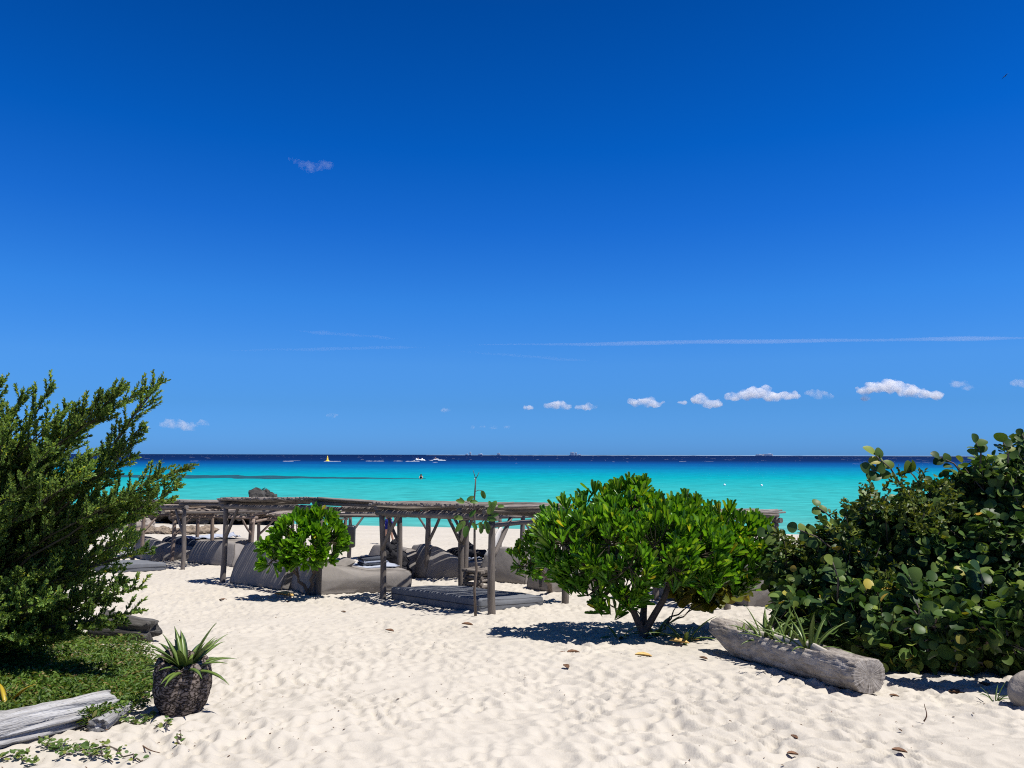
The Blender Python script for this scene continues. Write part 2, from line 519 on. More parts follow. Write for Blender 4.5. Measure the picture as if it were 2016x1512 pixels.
M["naupaka"] = leaf_mat("naupaka_leaf", [(0.0, (0.042, 0.135, 0.010)), (0.45, (0.088, 0.235, 0.013)), (0.85, (0.150, 0.32, 0.020)), (0.985, (0.26, 0.38, 0.03)), (1.0, (0.5, 0.40, 0.03))], 0.36, 0.34, 0.45, 3.0)
M["naupaka_bright"] = leaf_mat("young_naupaka_leaf", [(0.0, (0.055, 0.16, 0.008)), (0.5, (0.10, 0.26, 0.010)), (0.985, (0.16, 0.34, 0.015)), (1.0, (0.6, 0.38, 0.03))], 0.38, 0.36, 0.4, 3.0)
M["grape"] = leaf_mat("sea_grape_leaf", [(0.0, (0.022, 0.050, 0.015)), (0.5, (0.050, 0.092, 0.023)), (0.85, (0.105, 0.155, 0.036)), (0.975, (0.17, 0.21, 0.04)), (1.0, (0.42, 0.27, 0.05))], 0.13, 0.42, 0.14, 2.0, (1.6, 1.9, 0.5))
M["grape_yellow"] = leaf_mat("yellowing_sea_grape_leaf", [(0.0, (0.06, 0.085, 0.012)), (0.55, (0.13, 0.14, 0.014)), (1.0, (0.24, 0.20, 0.02))], 0.3, 0.42, 0.35, 4.0)
M["tiny"] = leaf_mat("small_shrub_leaf", [(0.0, (0.045, 0.07, 0.012)), (0.6, (0.08, 0.115, 0.018)), (1.0, (0.16, 0.18, 0.03))], 0.3, 0.45, 0.3)
M["cedar"] = leaf_mat("cedar_shrub_leaf", [(0.0, (0.075, 0.145, 0.038)), (0.45, (0.140, 0.235, 0.055)), (0.9, (0.235, 0.335, 0.075)), (0.993, (0.32, 0.38, 0.10)), (1.0, (0.8, 0.66, 0.04))], 0.45, 0.5, 0.25, 2.0)
M["cover"] = leaf_mat("ground_cover_leaf", [(0.0, (0.035, 0.075, 0.012)), (0.45, (0.065, 0.125, 0.016)), (0.86, (0.115, 0.175, 0.028)), (0.93, (0.17, 0.16, 0.05)), (1.0, (0.22, 0.15, 0.07))], 0.3, 0.5, 0.25, 2.5)
M["vine"] = leaf_mat("vine_leaf", [(0.0, (0.05, 0.10, 0.025)), (0.6, (0.09, 0.15, 0.035)), (1.0, (0.22, 0.24, 0.06))], 0.25, 0.5, 0.3)
M["strap"] = leaf_mat("strap_leaf", [(0.0, (0.075, 0.125, 0.025)), (0.6, (0.135, 0.20, 0.042)), (1.0, (0.24, 0.29, 0.07))], 0.22, 0.35, 0.45)
M["strap_yellow"] = leaf_mat("yellow_strap_leaf", [(0.0, (0.25, 0.28, 0.03)), (1.0, (0.6, 0.38, 0.03))], 0.25, 0.4, 0.4)
M["sapling"] = leaf_mat("sapling_leaf", [(0.0, (0.05, 0.12, 0.02)), (0.7, (0.09, 0.19, 0.03)), (1.0, (0.16, 0.24, 0.05))], 0.35, 0.4, 0.4)

# burnt palm stump: cracked blocks
m, n, l, p = new_mat("charred_palm")
t = n.new("ShaderNodeTexCoord")
vv = mapping(n, l, t.outputs["Object"], (1, 1, 1.9))
wn = noise_node(n, l, vv, 9.0, 3)
wm = n.new("ShaderNodeMix"); wm.data_type = 'RGBA'; wm.blend_type = 'ADD'; wm.inputs["Factor"].default_value = 0.22
l.new(vv, wm.inputs["A"]); l.new(wn.outputs["Color"], wm.inputs["B"])
vo = n.new("ShaderNodeTexVoronoi"); vo.feature = 'DISTANCE_TO_EDGE'; vo.inputs["Scale"].default_value = 17.0
l.new(wm.outputs["Result"], vo.inputs["Vector"])
gq = noise_node(n, l, t.outputs["Object"], 60, 4)
rc = ramp_node(n, [(0.0, (0.010, 0.008, 0.007)), (0.05, (0.085, 0.066, 0.055)), (0.3, (0.20, 0.165, 0.145))])
l.new(vo.outputs["Distance"], rc.inputs[0])
mq = n.new("ShaderNodeMix"); mq.data_type = 'RGBA'; mq.blend_type = 'MULTIPLY'; mq.inputs["Factor"].default_value = 0.7
l.new(rc.outputs[0], mq.inputs["A"]); l.new(gq.outputs[0], mq.inputs["B"])
hs = n.new("ShaderNodeHueSaturation"); hs.inputs["Value"].default_value = 1.5; l.new(mq.outputs["Result"], hs.inputs["Color"])
l.new(hs.outputs[0], p.inputs["Base Color"]); p.inputs["Roughness"].default_value = 0.95; p.inputs["Specular IOR Level"].default_value = 0.15
mrr = n.new("ShaderNodeMapRange"); mrr.inputs["From Max"].default_value = 0.12; l.new(vo.outputs["Distance"], mrr.inputs[0])
bump(n, l, mrr.outputs[0], 1.0, 0.012, p)
M["char"] = m

# sawn end of the log: rings and radial cracks around the pith (object space of the end disc: z is its axis)
m, n, l, p = new_mat("sawn_end")
t = n.new("ShaderNodeTexCoord")
sep = n.new("ShaderNodeSeparateXYZ"); l.new(t.outputs["Object"], sep.inputs[0])
rad = math_node('SQRT', math_node('ADD', math_node('MULTIPLY', sep.outputs["X"], sep.outputs["X"]), math_node('MULTIPLY', sep.outputs["Y"], sep.outputs["Y"])))
ang = math_node('ARCTAN2', sep.outputs["Y"], sep.outputs["X"])
cb = n.new("ShaderNodeCombineXYZ"); l.new(math_node('MULTIPLY', rad, 30.0), cb.inputs[0]); l.new(math_node('MULTIPLY', ang, 0.6), cb.inputs[1])
rg = noise_node(n, l, cb.outputs[0], 1.4, 4, 0.6)
cb2 = n.new("ShaderNodeCombineXYZ"); l.new(math_node('MULTIPLY', rad, 2.5), cb2.inputs[0]); l.new(math_node('MULTIPLY', ang, 7.0), cb2.inputs[1])
ck = noise_node(n, l, cb2.outputs[0], 1.3, 4, 0.65)
mix_ = math_node('ADD', math_node('MULTIPLY', rg.outputs[0], 0.32), math_node('MULTIPLY', ck.outputs[0], 0.68))
rr = ramp_node(n, [(0.36, (0.05, 0.043, 0.037)), (0.44, (0.22, 0.195, 0.17)), (0.6, (0.42, 0.385, 0.345))])
l.new(mix_, rr.inputs[0]); l.new(rr.outputs[0], p.inputs["Base Color"])
p.inputs["Roughness"].default_value = 0.95; p.inputs["Specular IOR Level"].default_value = 0.1
bump(n, l, mix_, 0.8, 0.015, p)
M["sawn"] = m

# clouds: real scattering volumes, thin at their rims
def cloud_mat(name, dens, nscale=None, lo=.35, hi=.6):
    m, n, l, p = new_mat(name)
    n.remove(p)
    v = n.new("ShaderNodeVolumePrincipled")
    v.inputs["Color"].default_value = (1, 1, 1, 1)
    v.inputs["Density"].default_value = dens
    v.inputs["Anisotropy"].default_value = 0.0
    if nscale:
        t = n.new("ShaderNodeTexCoord"); g = noise_node(n, l, t.outputs["Object"], nscale, 4, 0.55)
        mr = n.new("ShaderNodeMapRange"); mr.inputs["From Min"].default_value = lo; mr.inputs["From Max"].default_value = hi; mr.inputs["To Max"].default_value = dens
        l.new(g.outputs[0], mr.inputs[0]); l.new(mr.outputs[0], v.inputs["Density"])
    l.new(v.outputs[0], n["Material Output"].inputs["Volume"])
    return m
S.cycles.volume_bounces = 6
M["cloud"] = cloud_mat("cumulus", 0.014, 0.0060, .36, .70)
M["faint"] = cloud_mat("faint_cloud", 0.0042, 0.007, .40, .72)
M["wisp"] = cloud_mat("high_wisp", 0.0022, 0.013, .38, .85)
M["trail"] = cloud_mat("thin_cloud_streak", 0.0017)
M["faint_trail"] = cloud_mat("faint_cloud_streak", 0.0007)

# ------------------------------------------------------------------ the ground and the sea
def full_z(XX, YY):
    """beach level with the trampled relief of footprints"""
    XX, YY = np.asarray(XX, float), np.asarray(YY, float)
    fade = np.clip((46 - YY) / 12, 0, 1) * np.clip((YY + 3) / 3, 0, 1)
    wx = XX + 0.08 * (vnoise(XX * 3.1, YY * 3.1, 3) - .5) * 2 + 0.03 * (vnoise(XX * 12, YY * 12, 5) - .5)
    wy = YY + 0.08 * (vnoise(XX * 3.1, YY * 3.1, 4) - .5) * 2 + 0.03 * (vnoise(XX * 12, YY * 12, 6) - .5)
    ra, rb = wx * .86 + wy * .5, -wx * .5 + wy * .86
    w1 = np.minimum(worley(ra / 0.085, rb / 0.145, 1), 0.95)
    w2 = np.minimum(worley(ra / 0.30, rb / 0.40, 2), 0.95)
    w3 = np.minimum(worley(wx / 0.06, wy / 0.06, 9), 0.95)
    soft = np.clip(0.25 + 1.0 * vnoise(XX * 1.1, YY * 1.1, 11), .3, 1.1)
    return base_z(XX, YY) + fade * (0.074 * soft * (w1 ** 1.05 - 0.45) + 0.020 * (w2 ** 1.2 - 0.4) + 0.010 * soft * (w3 - .45)
                  + 0.05 * (vnoise(XX * 0.7, YY * 0.7, 21) - .5) + 0.02 * (vnoise(XX * 2.1, YY * 2.1, 22) - .5))
def top_z(x, y):
    return float(full_z(np.array([x]), np.array([y]))[0])
rows = np.concatenate([np.linspace(-25, 2.2, 40), 2.2 * np.exp(np.arange(1, 860) * 0.0041)])
rows = rows[rows < 72]
cols = np.linspace(-1, 1, 1060)
YY = np.repeat(rows[:, None], len(cols), 1)
XX = cols[None, :] * (4.6 + 0.9 * np.maximum(YY, 0))
ZZ = full_z(XX, YY)
V = np.stack([XX, YY, ZZ], -1).reshape(-1, 3)
nc = len(cols)
ii = (np.arange(len(rows) - 1)[:, None] * nc + np.arange(nc - 1)[None, :]).ravel()
Q = np.stack([ii, ii + 1, ii + nc + 1, ii + nc], -1)
tag(link("sand_beach", mesh_np("sand_beach", V, Q), M["sand"]), kind="structure")

mb = MB()
for (x0, x1, y0, y1) in ((-60000, 60000, 36, 60000),):
    mb.v += [Vector((x0, y0, 0)), Vector((x1, y0, 0)), Vector((x1, y1, 0)), Vector((x0, y1, 0))]
    mb.face((0, 1, 2, 3))
tag(mb.build("sea", M["sea"]), kind="structure")

# ------------------------------------------------------------------ far shore
mb = MB()
RF = 9000.0
def farpt(px, up=0.0, Y=RF):
    return Vector(((px - 1008) / F * Y * math.cos(PITCH), Y, up))
rnd = random.Random(5)
prev = None
N = 140
for i in range(N + 1):
    px = 840 + (1960 - 840) * i / N
    hgt = 1.6 + 3.2 * rnd.random() * math.sin(math.pi * i / N) ** 0.3
    a = farpt(px)
    idx = len(mb.v)
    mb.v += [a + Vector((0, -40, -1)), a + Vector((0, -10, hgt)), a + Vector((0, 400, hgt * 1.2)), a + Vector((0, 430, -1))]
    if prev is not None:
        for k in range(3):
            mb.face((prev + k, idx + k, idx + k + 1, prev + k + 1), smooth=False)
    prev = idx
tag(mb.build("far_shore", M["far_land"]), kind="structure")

def far_building(px, wpx, hpx, label, stories=6):
    a = farpt(px, 0, RF - 60)
    w, h = wpx * RF / F, hpx * RF / F
    e = empty("far_building", a, label, "building", "buildings on the far shore")
    b = MB(); b.box(a + Vector((0, 20, h / 2)), (w / 2, 0, 0), (0, 18, 0), (0, 0, h / 2))
    b.box(a + Vector((w * 0.2, 20, h + 2)), (w * 0.15, 0, 0), (0, 8, 0), (0, 0, 2))
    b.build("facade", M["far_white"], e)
    b = MB()
    for k in range(stories):
        b.box(a + Vector((0, 1.6, h * (k + 0.55) / stories)), (w * 0.42, 0, 0), (0, 0.9, 0), (0, 0, h / stories * 0.2))
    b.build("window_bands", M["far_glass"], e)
far_building(926, 3.0, 5.5, "slim white tower standing left of a low block on the far shore")
far_building(919, 5, 2.2, "low white annex at the foot of the slim far tower", 2)
far_building(946, 8, 2.6, "low wide white building on the horizon beside the slim tower", 3)
far_building(982, 6, 4.0, "pale blue-grey block alone on the horizon", 5)
far_building(1127, 7, 6.0, "large white hotel block, tallest on the horizon", 8)
far_building(1134, 4, 5.6, "grey sided tower wing joined to the large far hotel", 8)
far_building(1141, 6, 2.0, "small white house beside the large far hotel", 2)
far_building(1496, 12, 2.8, "long low resort building on the horizon beyond the leafy shrub", 4)
far_building(1513, 18, 3.6, "widest pale resort block on the horizon", 4)

# ------------------------------------------------------------------ things on the water
def at_sea(px, py):
    d = ray(px, py)
    t = ZC / -d.z
    return Vector((d.x * t, d.y * t, 0))
# yellow buoy
b = at_sea(645, 909)
k = b.y / F * .85
e = empty("buoy", b, "tall yellow navigation buoy floating by the white wake", "buoy")
def lathe(mb, c, prof, n=14):
    c = Vector(c); b0 = len(mb.v)
    for (r, z) in prof:
        for j in range(n):
            a = 2 * math.pi * j / n
            mb.v.append(c + Vector((r * math.cos(a), r * math.sin(a), z)))
    for i in range(len(prof) - 1):
        for j in range(n):
            q = (j + 1) % n
            mb.face((b0 + i * n + j, b0 + i * n + q, b0 + (i + 1) * n + q, b0 + (i + 1) * n + j))
    mb.face([b0 + (len(prof) - 1) * n + j for j in range(n)])
mb = MB(); lathe(mb, b, [(4.2 * k, -.5), (4.4 * k, 1.6 * k), (3.6 * k, 2.6 * k)]); mb.build("float", M["yellow"], e)
mb = MB(); lathe(mb, b, [(2.4 * k, 2.5 * k), (1.3 * k, 9 * k), (.8 * k, 9.3 * k)]); mb.build("tower", M["yellow"], e)
mb = MB(); lathe(mb, b, [(1.5 * k, 9.2 * k), (.1 * k, 13 * k)]); mb.build("topmark", M["yellow"], e)

def wake_mesh(pts, w, h, seed):
    rnd = random.Random(seed); mb = MB()
    n = len(pts)
    rad = [w * (0.25 + 0.75 * rnd.random()) for _ in pts]
    rad[0] = rad[-1] = 0.05
    b0 = len(mb.v); m = 7
    for i, p in enumerate(pts):
        for j in range(m):
            a = math.pi * j / (m - 1)
            mb.v.append(Vector(p) + Vector((0, -math.cos(a) * rad[i], math.sin(a) * h * rad[i] / w - 0.02)))
    for i in range(n - 1):
        for j in range(m - 1):
            mb.face((b0 + i * m + j, b0 + i * m + j + 1, b0 + (i + 1) * m + j + 1, b0 + (i + 1) * m + j))
    return mb
def wake(px0, px1, py, w, h, seed, label):
    pts = [at_sea(px0 + (px1 - px0) * i / 14, py) for i in range(15)]
    tag(wake_mesh(pts, w, h, seed).build("wake", M["foam"]), label, "wake", "foam streaks behind the boat")
wake(560, 578, 909.0, 5, .18, 1, "shortest faint foam streak, farthest from the boat")
wake(640, 672, 909.0, 7, .18, 2, "foam streak on the water around the yellow buoy")
wake(720, 757, 908.4, 7, .18, 3, "middle foam streak between buoy and speeding boat")
wake(775, 794, 908.2, 8, .18, 4, "short white foam streak just behind the boat's main wake")

def jet(px, py, label, wake_label, scale, spray):
    b = at_sea(px, py); s = scale
    e = empty("jet_boat", b, label, "boat")
    mb = MB()
    pts = [b + Vector((x * s, 0, z * s)) for x, z in ((-1.6, .25), (-.8, .35), (0.3, .45), (1.3, .6), (1.8, .8))]
    mb.tube(pts, [.3 * s, .5 * s, .55 * s, .4 * s, .08 * s], 10); mb.build("hull", M["white"], e)
    mb = MB()
    mb.tube([b + Vector((-.3 * s, 0, .8 * s)), b + Vector((.2 * s, 0, 1.0 * s)), b + Vector((.6 * s, 0, 1.3 * s))], [.25 * s, .22 * s, .1 * s], 8)
    mb.build("steering_console", M["metal_black"], e)
    pe = empty("person", b + Vector((-.2 * s, 0, .8 * s)), "person riding the " + wake_label, "person")
    mb = MB()
    o = b + Vector((-.2 * s, 0, .8 * s))
    mb.tube([o, o + Vector((.05 * s, 0, .35 * s)), o + Vector((.2 * s, 0, .8 * s)), o + Vector((.24 * s, 0, .92 * s)), o + Vector((.27 * s, 0, 1.05 * s)), o + Vector((.28 * s, 0, 1.2 * s))],
            [.16 * s, .19 * s, .22 * s, .08 * s, .11 * s, .05 * s], 10)
    for sd in (-1, 1):
        mb.tube([o + Vector((.2 * s, .2 * s * sd, .72 * s)), o + Vector((.42 * s, .28 * s * sd, .5 * s)), o + Vector((.68 * s, .2 * s * sd, .5 * s))], [.07 * s, .055 * s, .045 * s], 8)
        mb.tube([o + Vector((0, .1 * s * sd, .05 * s)), o + Vector((.4 * s, .22 * s * sd, .1 * s)), o + Vector((.35 * s, .26 * s * sd, -.35 * s))], [.11 * s, .09 * s, .06 * s], 8)
    mb.build("body", M["skin"], pe)
    if spray:
        mb = MB(); rnd = random.Random(3)
        for i in range(26):
            x = rnd.uniform(-4.2, 5.2); hgt = max(.15, 1.6 * math.exp(-((x + 1.2) / 2.0) ** 2) + 1.7 * math.exp(-((x - 3.0) / 1.2) ** 2))
            mb.blob(b + Vector((x, rnd.uniform(-.5, 2.0) + 1.4, hgt * .3)), rnd.uniform(.5, 1.0), .6, hgt * rnd.uniform(.5, .9), 8, 6, .5, 2.5, i)
        tag(mb.build("spray", M["foam"]), "high white spray thrown up around the speeding boat", "spray")
        wake(800, 826, 908.6, 9, .18, 8, "longest bright foam wake trailing from the speeding boat")
    else:
        tag(wake_mesh([b + Vector((x * 1.0, 1.5, 0)) for x in np.linspace(-5.5, 8.5, 12)], 1.6, .7, 4).build("wake", M["foam"]), "small foam wake under the lone distant jet ski", "wake", "foam streaks behind the boat")
jet(824, 907.6, "white speeding jet boat half hidden in its own spray", "jet boat in the high spray", 1.2, True)
jet(858, 906.8, "small distant jet ski with rider, without tall spray", "distant jet ski with the small wake", 1.4, False)
for px, py, lb in ((1427, 955, "white marker buoy on turquoise water, first of a pair"), (1500, 956, "white marker buoy closer to the dark sea grape shrub"), (936, 944.5, "small white float on turquoise water near the dry sapling")):
    b = at_sea(px, py)
    mb = MB(); lathe(mb, b, [(.1, -.1), (.17, .04), (.18, .12), (.12, .23), (.04, .28)]); tag(mb.build("marker_buoy", M["white"]), lb, "buoy", "white marker buoys")

# submerged reef
mb = MB(); rnd = random.Random(9)
A0, A1 = at_sea(180, 938), at_sea(838, 943)
n = 90; m = 9; b0 = 0
for i in range(n + 1):
    t = i / n
    c = A0.lerp(A1, t)
    w = (13 if t < 0.5 else 13 * (1 - (t - .5) / .51)) * (0.65 + 0.6 * mnoise.noise(Vector((t * 14, 0, 1))) + .25)
    w = max(.3, w) * math.sin(math.pi * min(1, t * 6 + .05) / 2)
    off = 3.0 * mnoise.noise(Vector((t * 9, 3, 0)))
    for j in range(m):
        u = j / (m - 1) * 2 - 1
        z = 0.10 * (1 - u * u) + 0.10 * mnoise.noise(Vector((c.x * .35, u * 3, 5))) * (1 - u * u) - 0.02
        mb.v.append(Vector((c.x, c.y + off + u * w, z)))
for i in range(n):
    for j in range(m - 1):
        mb.face((i * m + j, (i + 1) * m + j, (i + 1) * m + j + 1, i * m + j + 1))
tag(mb.build("reef", M["reef"]), "long dark reef band just under the turquoise water", "reef")

# ------------------------------------------------------------------ people
def person(loc, name_label, H, pose, extra):
    """pose: dict of joints in units of H; grown with skin modifier"""
    e = empty("person", loc, name_label, "person")
    J, E, R = pose
    me = bpy.data.meshes.new("body")
    me.from_pydata([tuple(Vector(loc) + Vector(J[k][:3]) * H) for k in J], [(list(J).index(a), list(J).index(b_)) for a, b_ in E], [])
    o = link("body", me, M["skin"], e)
    sk = o.modifiers.new("skin", 'SKIN')
    for i, k_ in enumerate(J):
        r_ = R[k_] * H
        me.skin_vertices[0].data[i].radius = (r_, r_)
        me.skin_vertices[0].data[i].use_root = (k_ == 'pel')
    sk.use_smooth_shade = True
    ss = o.modifiers.new("sub", 'SUBSURF'); ss.levels = 2; ss.render_levels = 2
    return e
J = dict(pel=(0, 0, .53), wai=(0, .005, .62), che=(0, .0, .74), nek=(0, .01, .83), nk2=(0, .0, .865), hed=(0, -.01, .91), top=(0, -.005, .965),
         hl=(-.055, 0, .50), kl=(-.06, -.015, .28), al=(-.05, .03, .05), tl=(-.055, -.06, .018),
         hr=(.055, 0, .50), kr=(.075, -.03, .28), ar=(.115, .03, .05), tr=(.12, -.06, .018),
         sl=(-.115, 0, .80), el=(-.15, .02, .63), wl=(-.15, -.03, .49), fl=(-.148, -.04, .43),
         sr=(.115, 0, .80), er=(.15, .02, .63), wr=(.16, -.03, .49), fr=(.158, -.04, .43))
E = [('pel', 'wai'), ('wai', 'che'), ('che', 'nek'), ('nek', 'nk2'), ('nk2', 'hed'), ('hed', 'top'), ('pel', 'hl'), ('hl', 'kl'), ('kl', 'al'), ('al', 'tl'), ('pel', 'hr'), ('hr', 'kr'), ('kr', 'ar'), ('ar', 'tr'),
     ('che', 'sl'), ('sl', 'el'), ('el', 'wl'), ('wl', 'fl'), ('che', 'sr'), ('sr', 'er'), ('er', 'wr'), ('wr', 'fr')]
R = dict(pel=.075, wai=.07, che=.085, nek=.045, nk2=.034, hed=.052, top=.03, hl=.055, kl=.036, al=.022, tl=.018, hr=.055, kr=.036, ar=.022, tr=.018,
         sl=.036, el=.025, wl=.018, fl=.02, sr=.036, er=.025, wr=.018, fr=.02)
loc = G(765, 1072)
Hh = 1.66
pe = person(loc, "standing person in royal blue swim trunks between the pergola posts", Hh, (J, E, R), None)
mb = MB()
for sd, a in ((-1, 'l'), (1, 'r')):
    hipv, kn = Vector(J['h' + a]), Vector(J['k' + a])
    mb.tube([loc + (hipv + Vector((0, 0, .03))) * Hh, loc + hipv.lerp(kn, .3) * Hh, loc + hipv.lerp(kn, .68) * Hh], [.07 * Hh, .068 * Hh, .066 * Hh], 14)
mb.tube([loc + Vector((0, 0, .47)) * Hh, loc + Vector((0, 0, .53)) * Hh, loc + Vector((0, 0, .595)) * Hh], [.085 * Hh, .09 * Hh, .08 * Hh], 16)
mb.build("swim_trunks", M["trunks"], pe)
mb = MB(); mb.blob(loc + Vector((0, .012, .945)) * Hh, .055 * Hh, .06 * Hh, .05 * Hh, 12, 8, .05); mb.build("hair", M["hair"], pe)
for sd in (-1, 1):
    mb = MB(); mb.blob(loc + Vector((.02 * sd, -.058, .92)) * Hh, .008 * Hh, .006 * Hh, .005 * Hh, 8, 6, 0); mb.build("eye", M["hair"], pe)
# wader in the sea
b = at_sea(829, 944)
pe = empty("person", b, "dark haired bather standing in the sea at the reef's end", "person")
mb = MB()
mb.tube([b + Vector(v) for v in ((0, 0, -.5), (0, 0, .1), (0, 0, .35), (.02, 0, .62), (.02, 0, .72), (.02, -.02, .84), (.02, 0, .98))], [.2, .19, .18, .23, .08, .12, .06], 12, flat=.7)
for sd in (-1, 1):
    mb.tube([b + Vector((.22 * sd + .02, 0, .58)), b + Vector((.33 * sd, -.08, .3)), b + Vector((.24 * sd, -.22, .08))], [.07, .055, .04], 8)
mb.build("body", M["skin"], pe)
mb = MB(); mb.tube([b + Vector(v) for v in ((.02, .06, .40), (.02, .07, .7), (.02, .04, .9), (.02, 0, 1.02))], [.13, .17, .15, .06], 10); mb.build("hair", M["hair"], pe)
mb = MB(); mb.tube([b + Vector((0, 0, .2)), b + Vector((0.01, 0, .42)), b + Vector((.02, 0, .56))], [.2, .2, .235], 12, flat=.72); mb.build("swimsuit", M["black"], pe)

# ------------------------------------------------------------------ rocks at the shore
def rocks(name, specs, mat, label, cat, amp=.55):
    mb = MB()
    for i, (c, rx, ry, rz) in enumerate(specs):
        mb.blob(c, rx, ry, rz, 30, 20, amp, 1.9, i + 1)
    o = mb.build(name, mat)
    tx = bpy.data.textures.new(name, 'CLOUDS'); tx.noise_scale = .38; tx.noise_depth = 5
    sb = o.modifiers.new("sub", 'SUBSURF'); sb.levels = 1; sb.render_levels = 1
    dm = o.modifiers.new("rough", 'DISPLACE'); dm.texture = tx; dm.strength = .55; dm.texture_coords = 'GLOBAL'
    return tag(o, label, cat)
YR = 50.0
def shore(px, py, Y=YR): return P(px, py, Y)
c = shore(522, 992)
rocks("boulder", [(c + Vector((0, 0, -.5)), 1.15, 1.1, 1.3), (c + Vector((.55, 0, -.55)), .8, .9, .95), (c + Vector((-.35, .2, -.2)), .75, .8, 1.0)], M["rock"], "large dark rounded boulder at the water's edge above the roof", "boulder")
sp = []
rnd = random.Random(4)
for px, py, w in ((300, 1008, 34), (335, 1000, 30), (365, 1000, 26), (395, 999, 30), (425, 1003, 26), (452, 1001, 26), (480, 1004, 26), (400, 1012, 40), (450, 1012, 36), (350, 1014, 40), (560, 1002, 30), (505, 1008, 32)):
    sp.append((shore(px, py + 8, YR + rnd.uniform(-2, 2)), w * pxm(YR), 1.2, rnd.uniform(.35, .55)))
rocks("rock_ledge", sp, M["pale_rock"], "jagged grey rock ledge lining the shore behind the pergola roofs", "rocks")
# dry seaweed heap
c = G(335, 1052)
sp = [(c + Vector((rnd.uniform(-1.5, 1.5), rnd.uniform(-.5, .7), .1)), rnd.uniform(.4, .9), .5, rnd.uniform(.08, .2)) for _ in range(14)]
rocks("seaweed_heap", sp, M["weed"], "brown heap of dry seaweed and driftwood on the upper beach", "seaweed")
c = G(272, 1045)
rocks("pale_rocks", [(c + Vector((rnd.uniform(-1.2, 1.0), rnd.uniform(-.4, .6), .2)), rnd.uniform(.5, .8), .5, rnd.uniform(.2, .42)) for _ in range(9)], M["stone"], "pale rocks partly hidden behind the feathery shrub", "rocks")
# perched bird
bp_ = P(519, 966, YR)
e = empty("perched_bird", bp_, "tiny dark bird perched on top of the boulder", "bird")
mb = MB(); mb.tube([bp_ + Vector(v) * .55 for v in ((-.22, 0, .02), (-.1, 0, .1), (.05, 0, .16), (.12, 0, .24), (.17, 0, .28), (.24, 0, .27))], [.012, .035, .04, .022, .025, .006], 8); mb.build("body", M["feather"], e)
mb = MB(); mb.tube([bp_ + Vector((0, 0, -.25)), bp_ + Vector((0, 0, .1))], .012, 5); mb.build("leg", M["feather"], e)
# flying bird
bp_ = P(1977, 148, 160)
e = empty("flying_bird", bp_, "small dark seabird gliding high in the blue sky", "bird")
mb = MB(); mb.tube([bp_ + Vector(v) for v in ((-.35, 0, -.25), (-.2, 0, -.1), (0, 0, 0), (.2, 0, .1), (.32, 0, .16))], [.02, .06, .09, .06, .01], 8); mb.build("body", M["feather"], e)
for sd, tip in ((-1, (-.35, .5, -.38)), (1, (.42, -.5, .38))):
    mb = MB()
    T_ = Vector(tip)
    pts = [bp_, bp_ + T_ * .45 + Vector((0, 0, .12)), bp_ + T_]
    mb.tube(pts, [.09, .08, .015], 8, flat=.3); mb.build("wing", M["feather"], e)

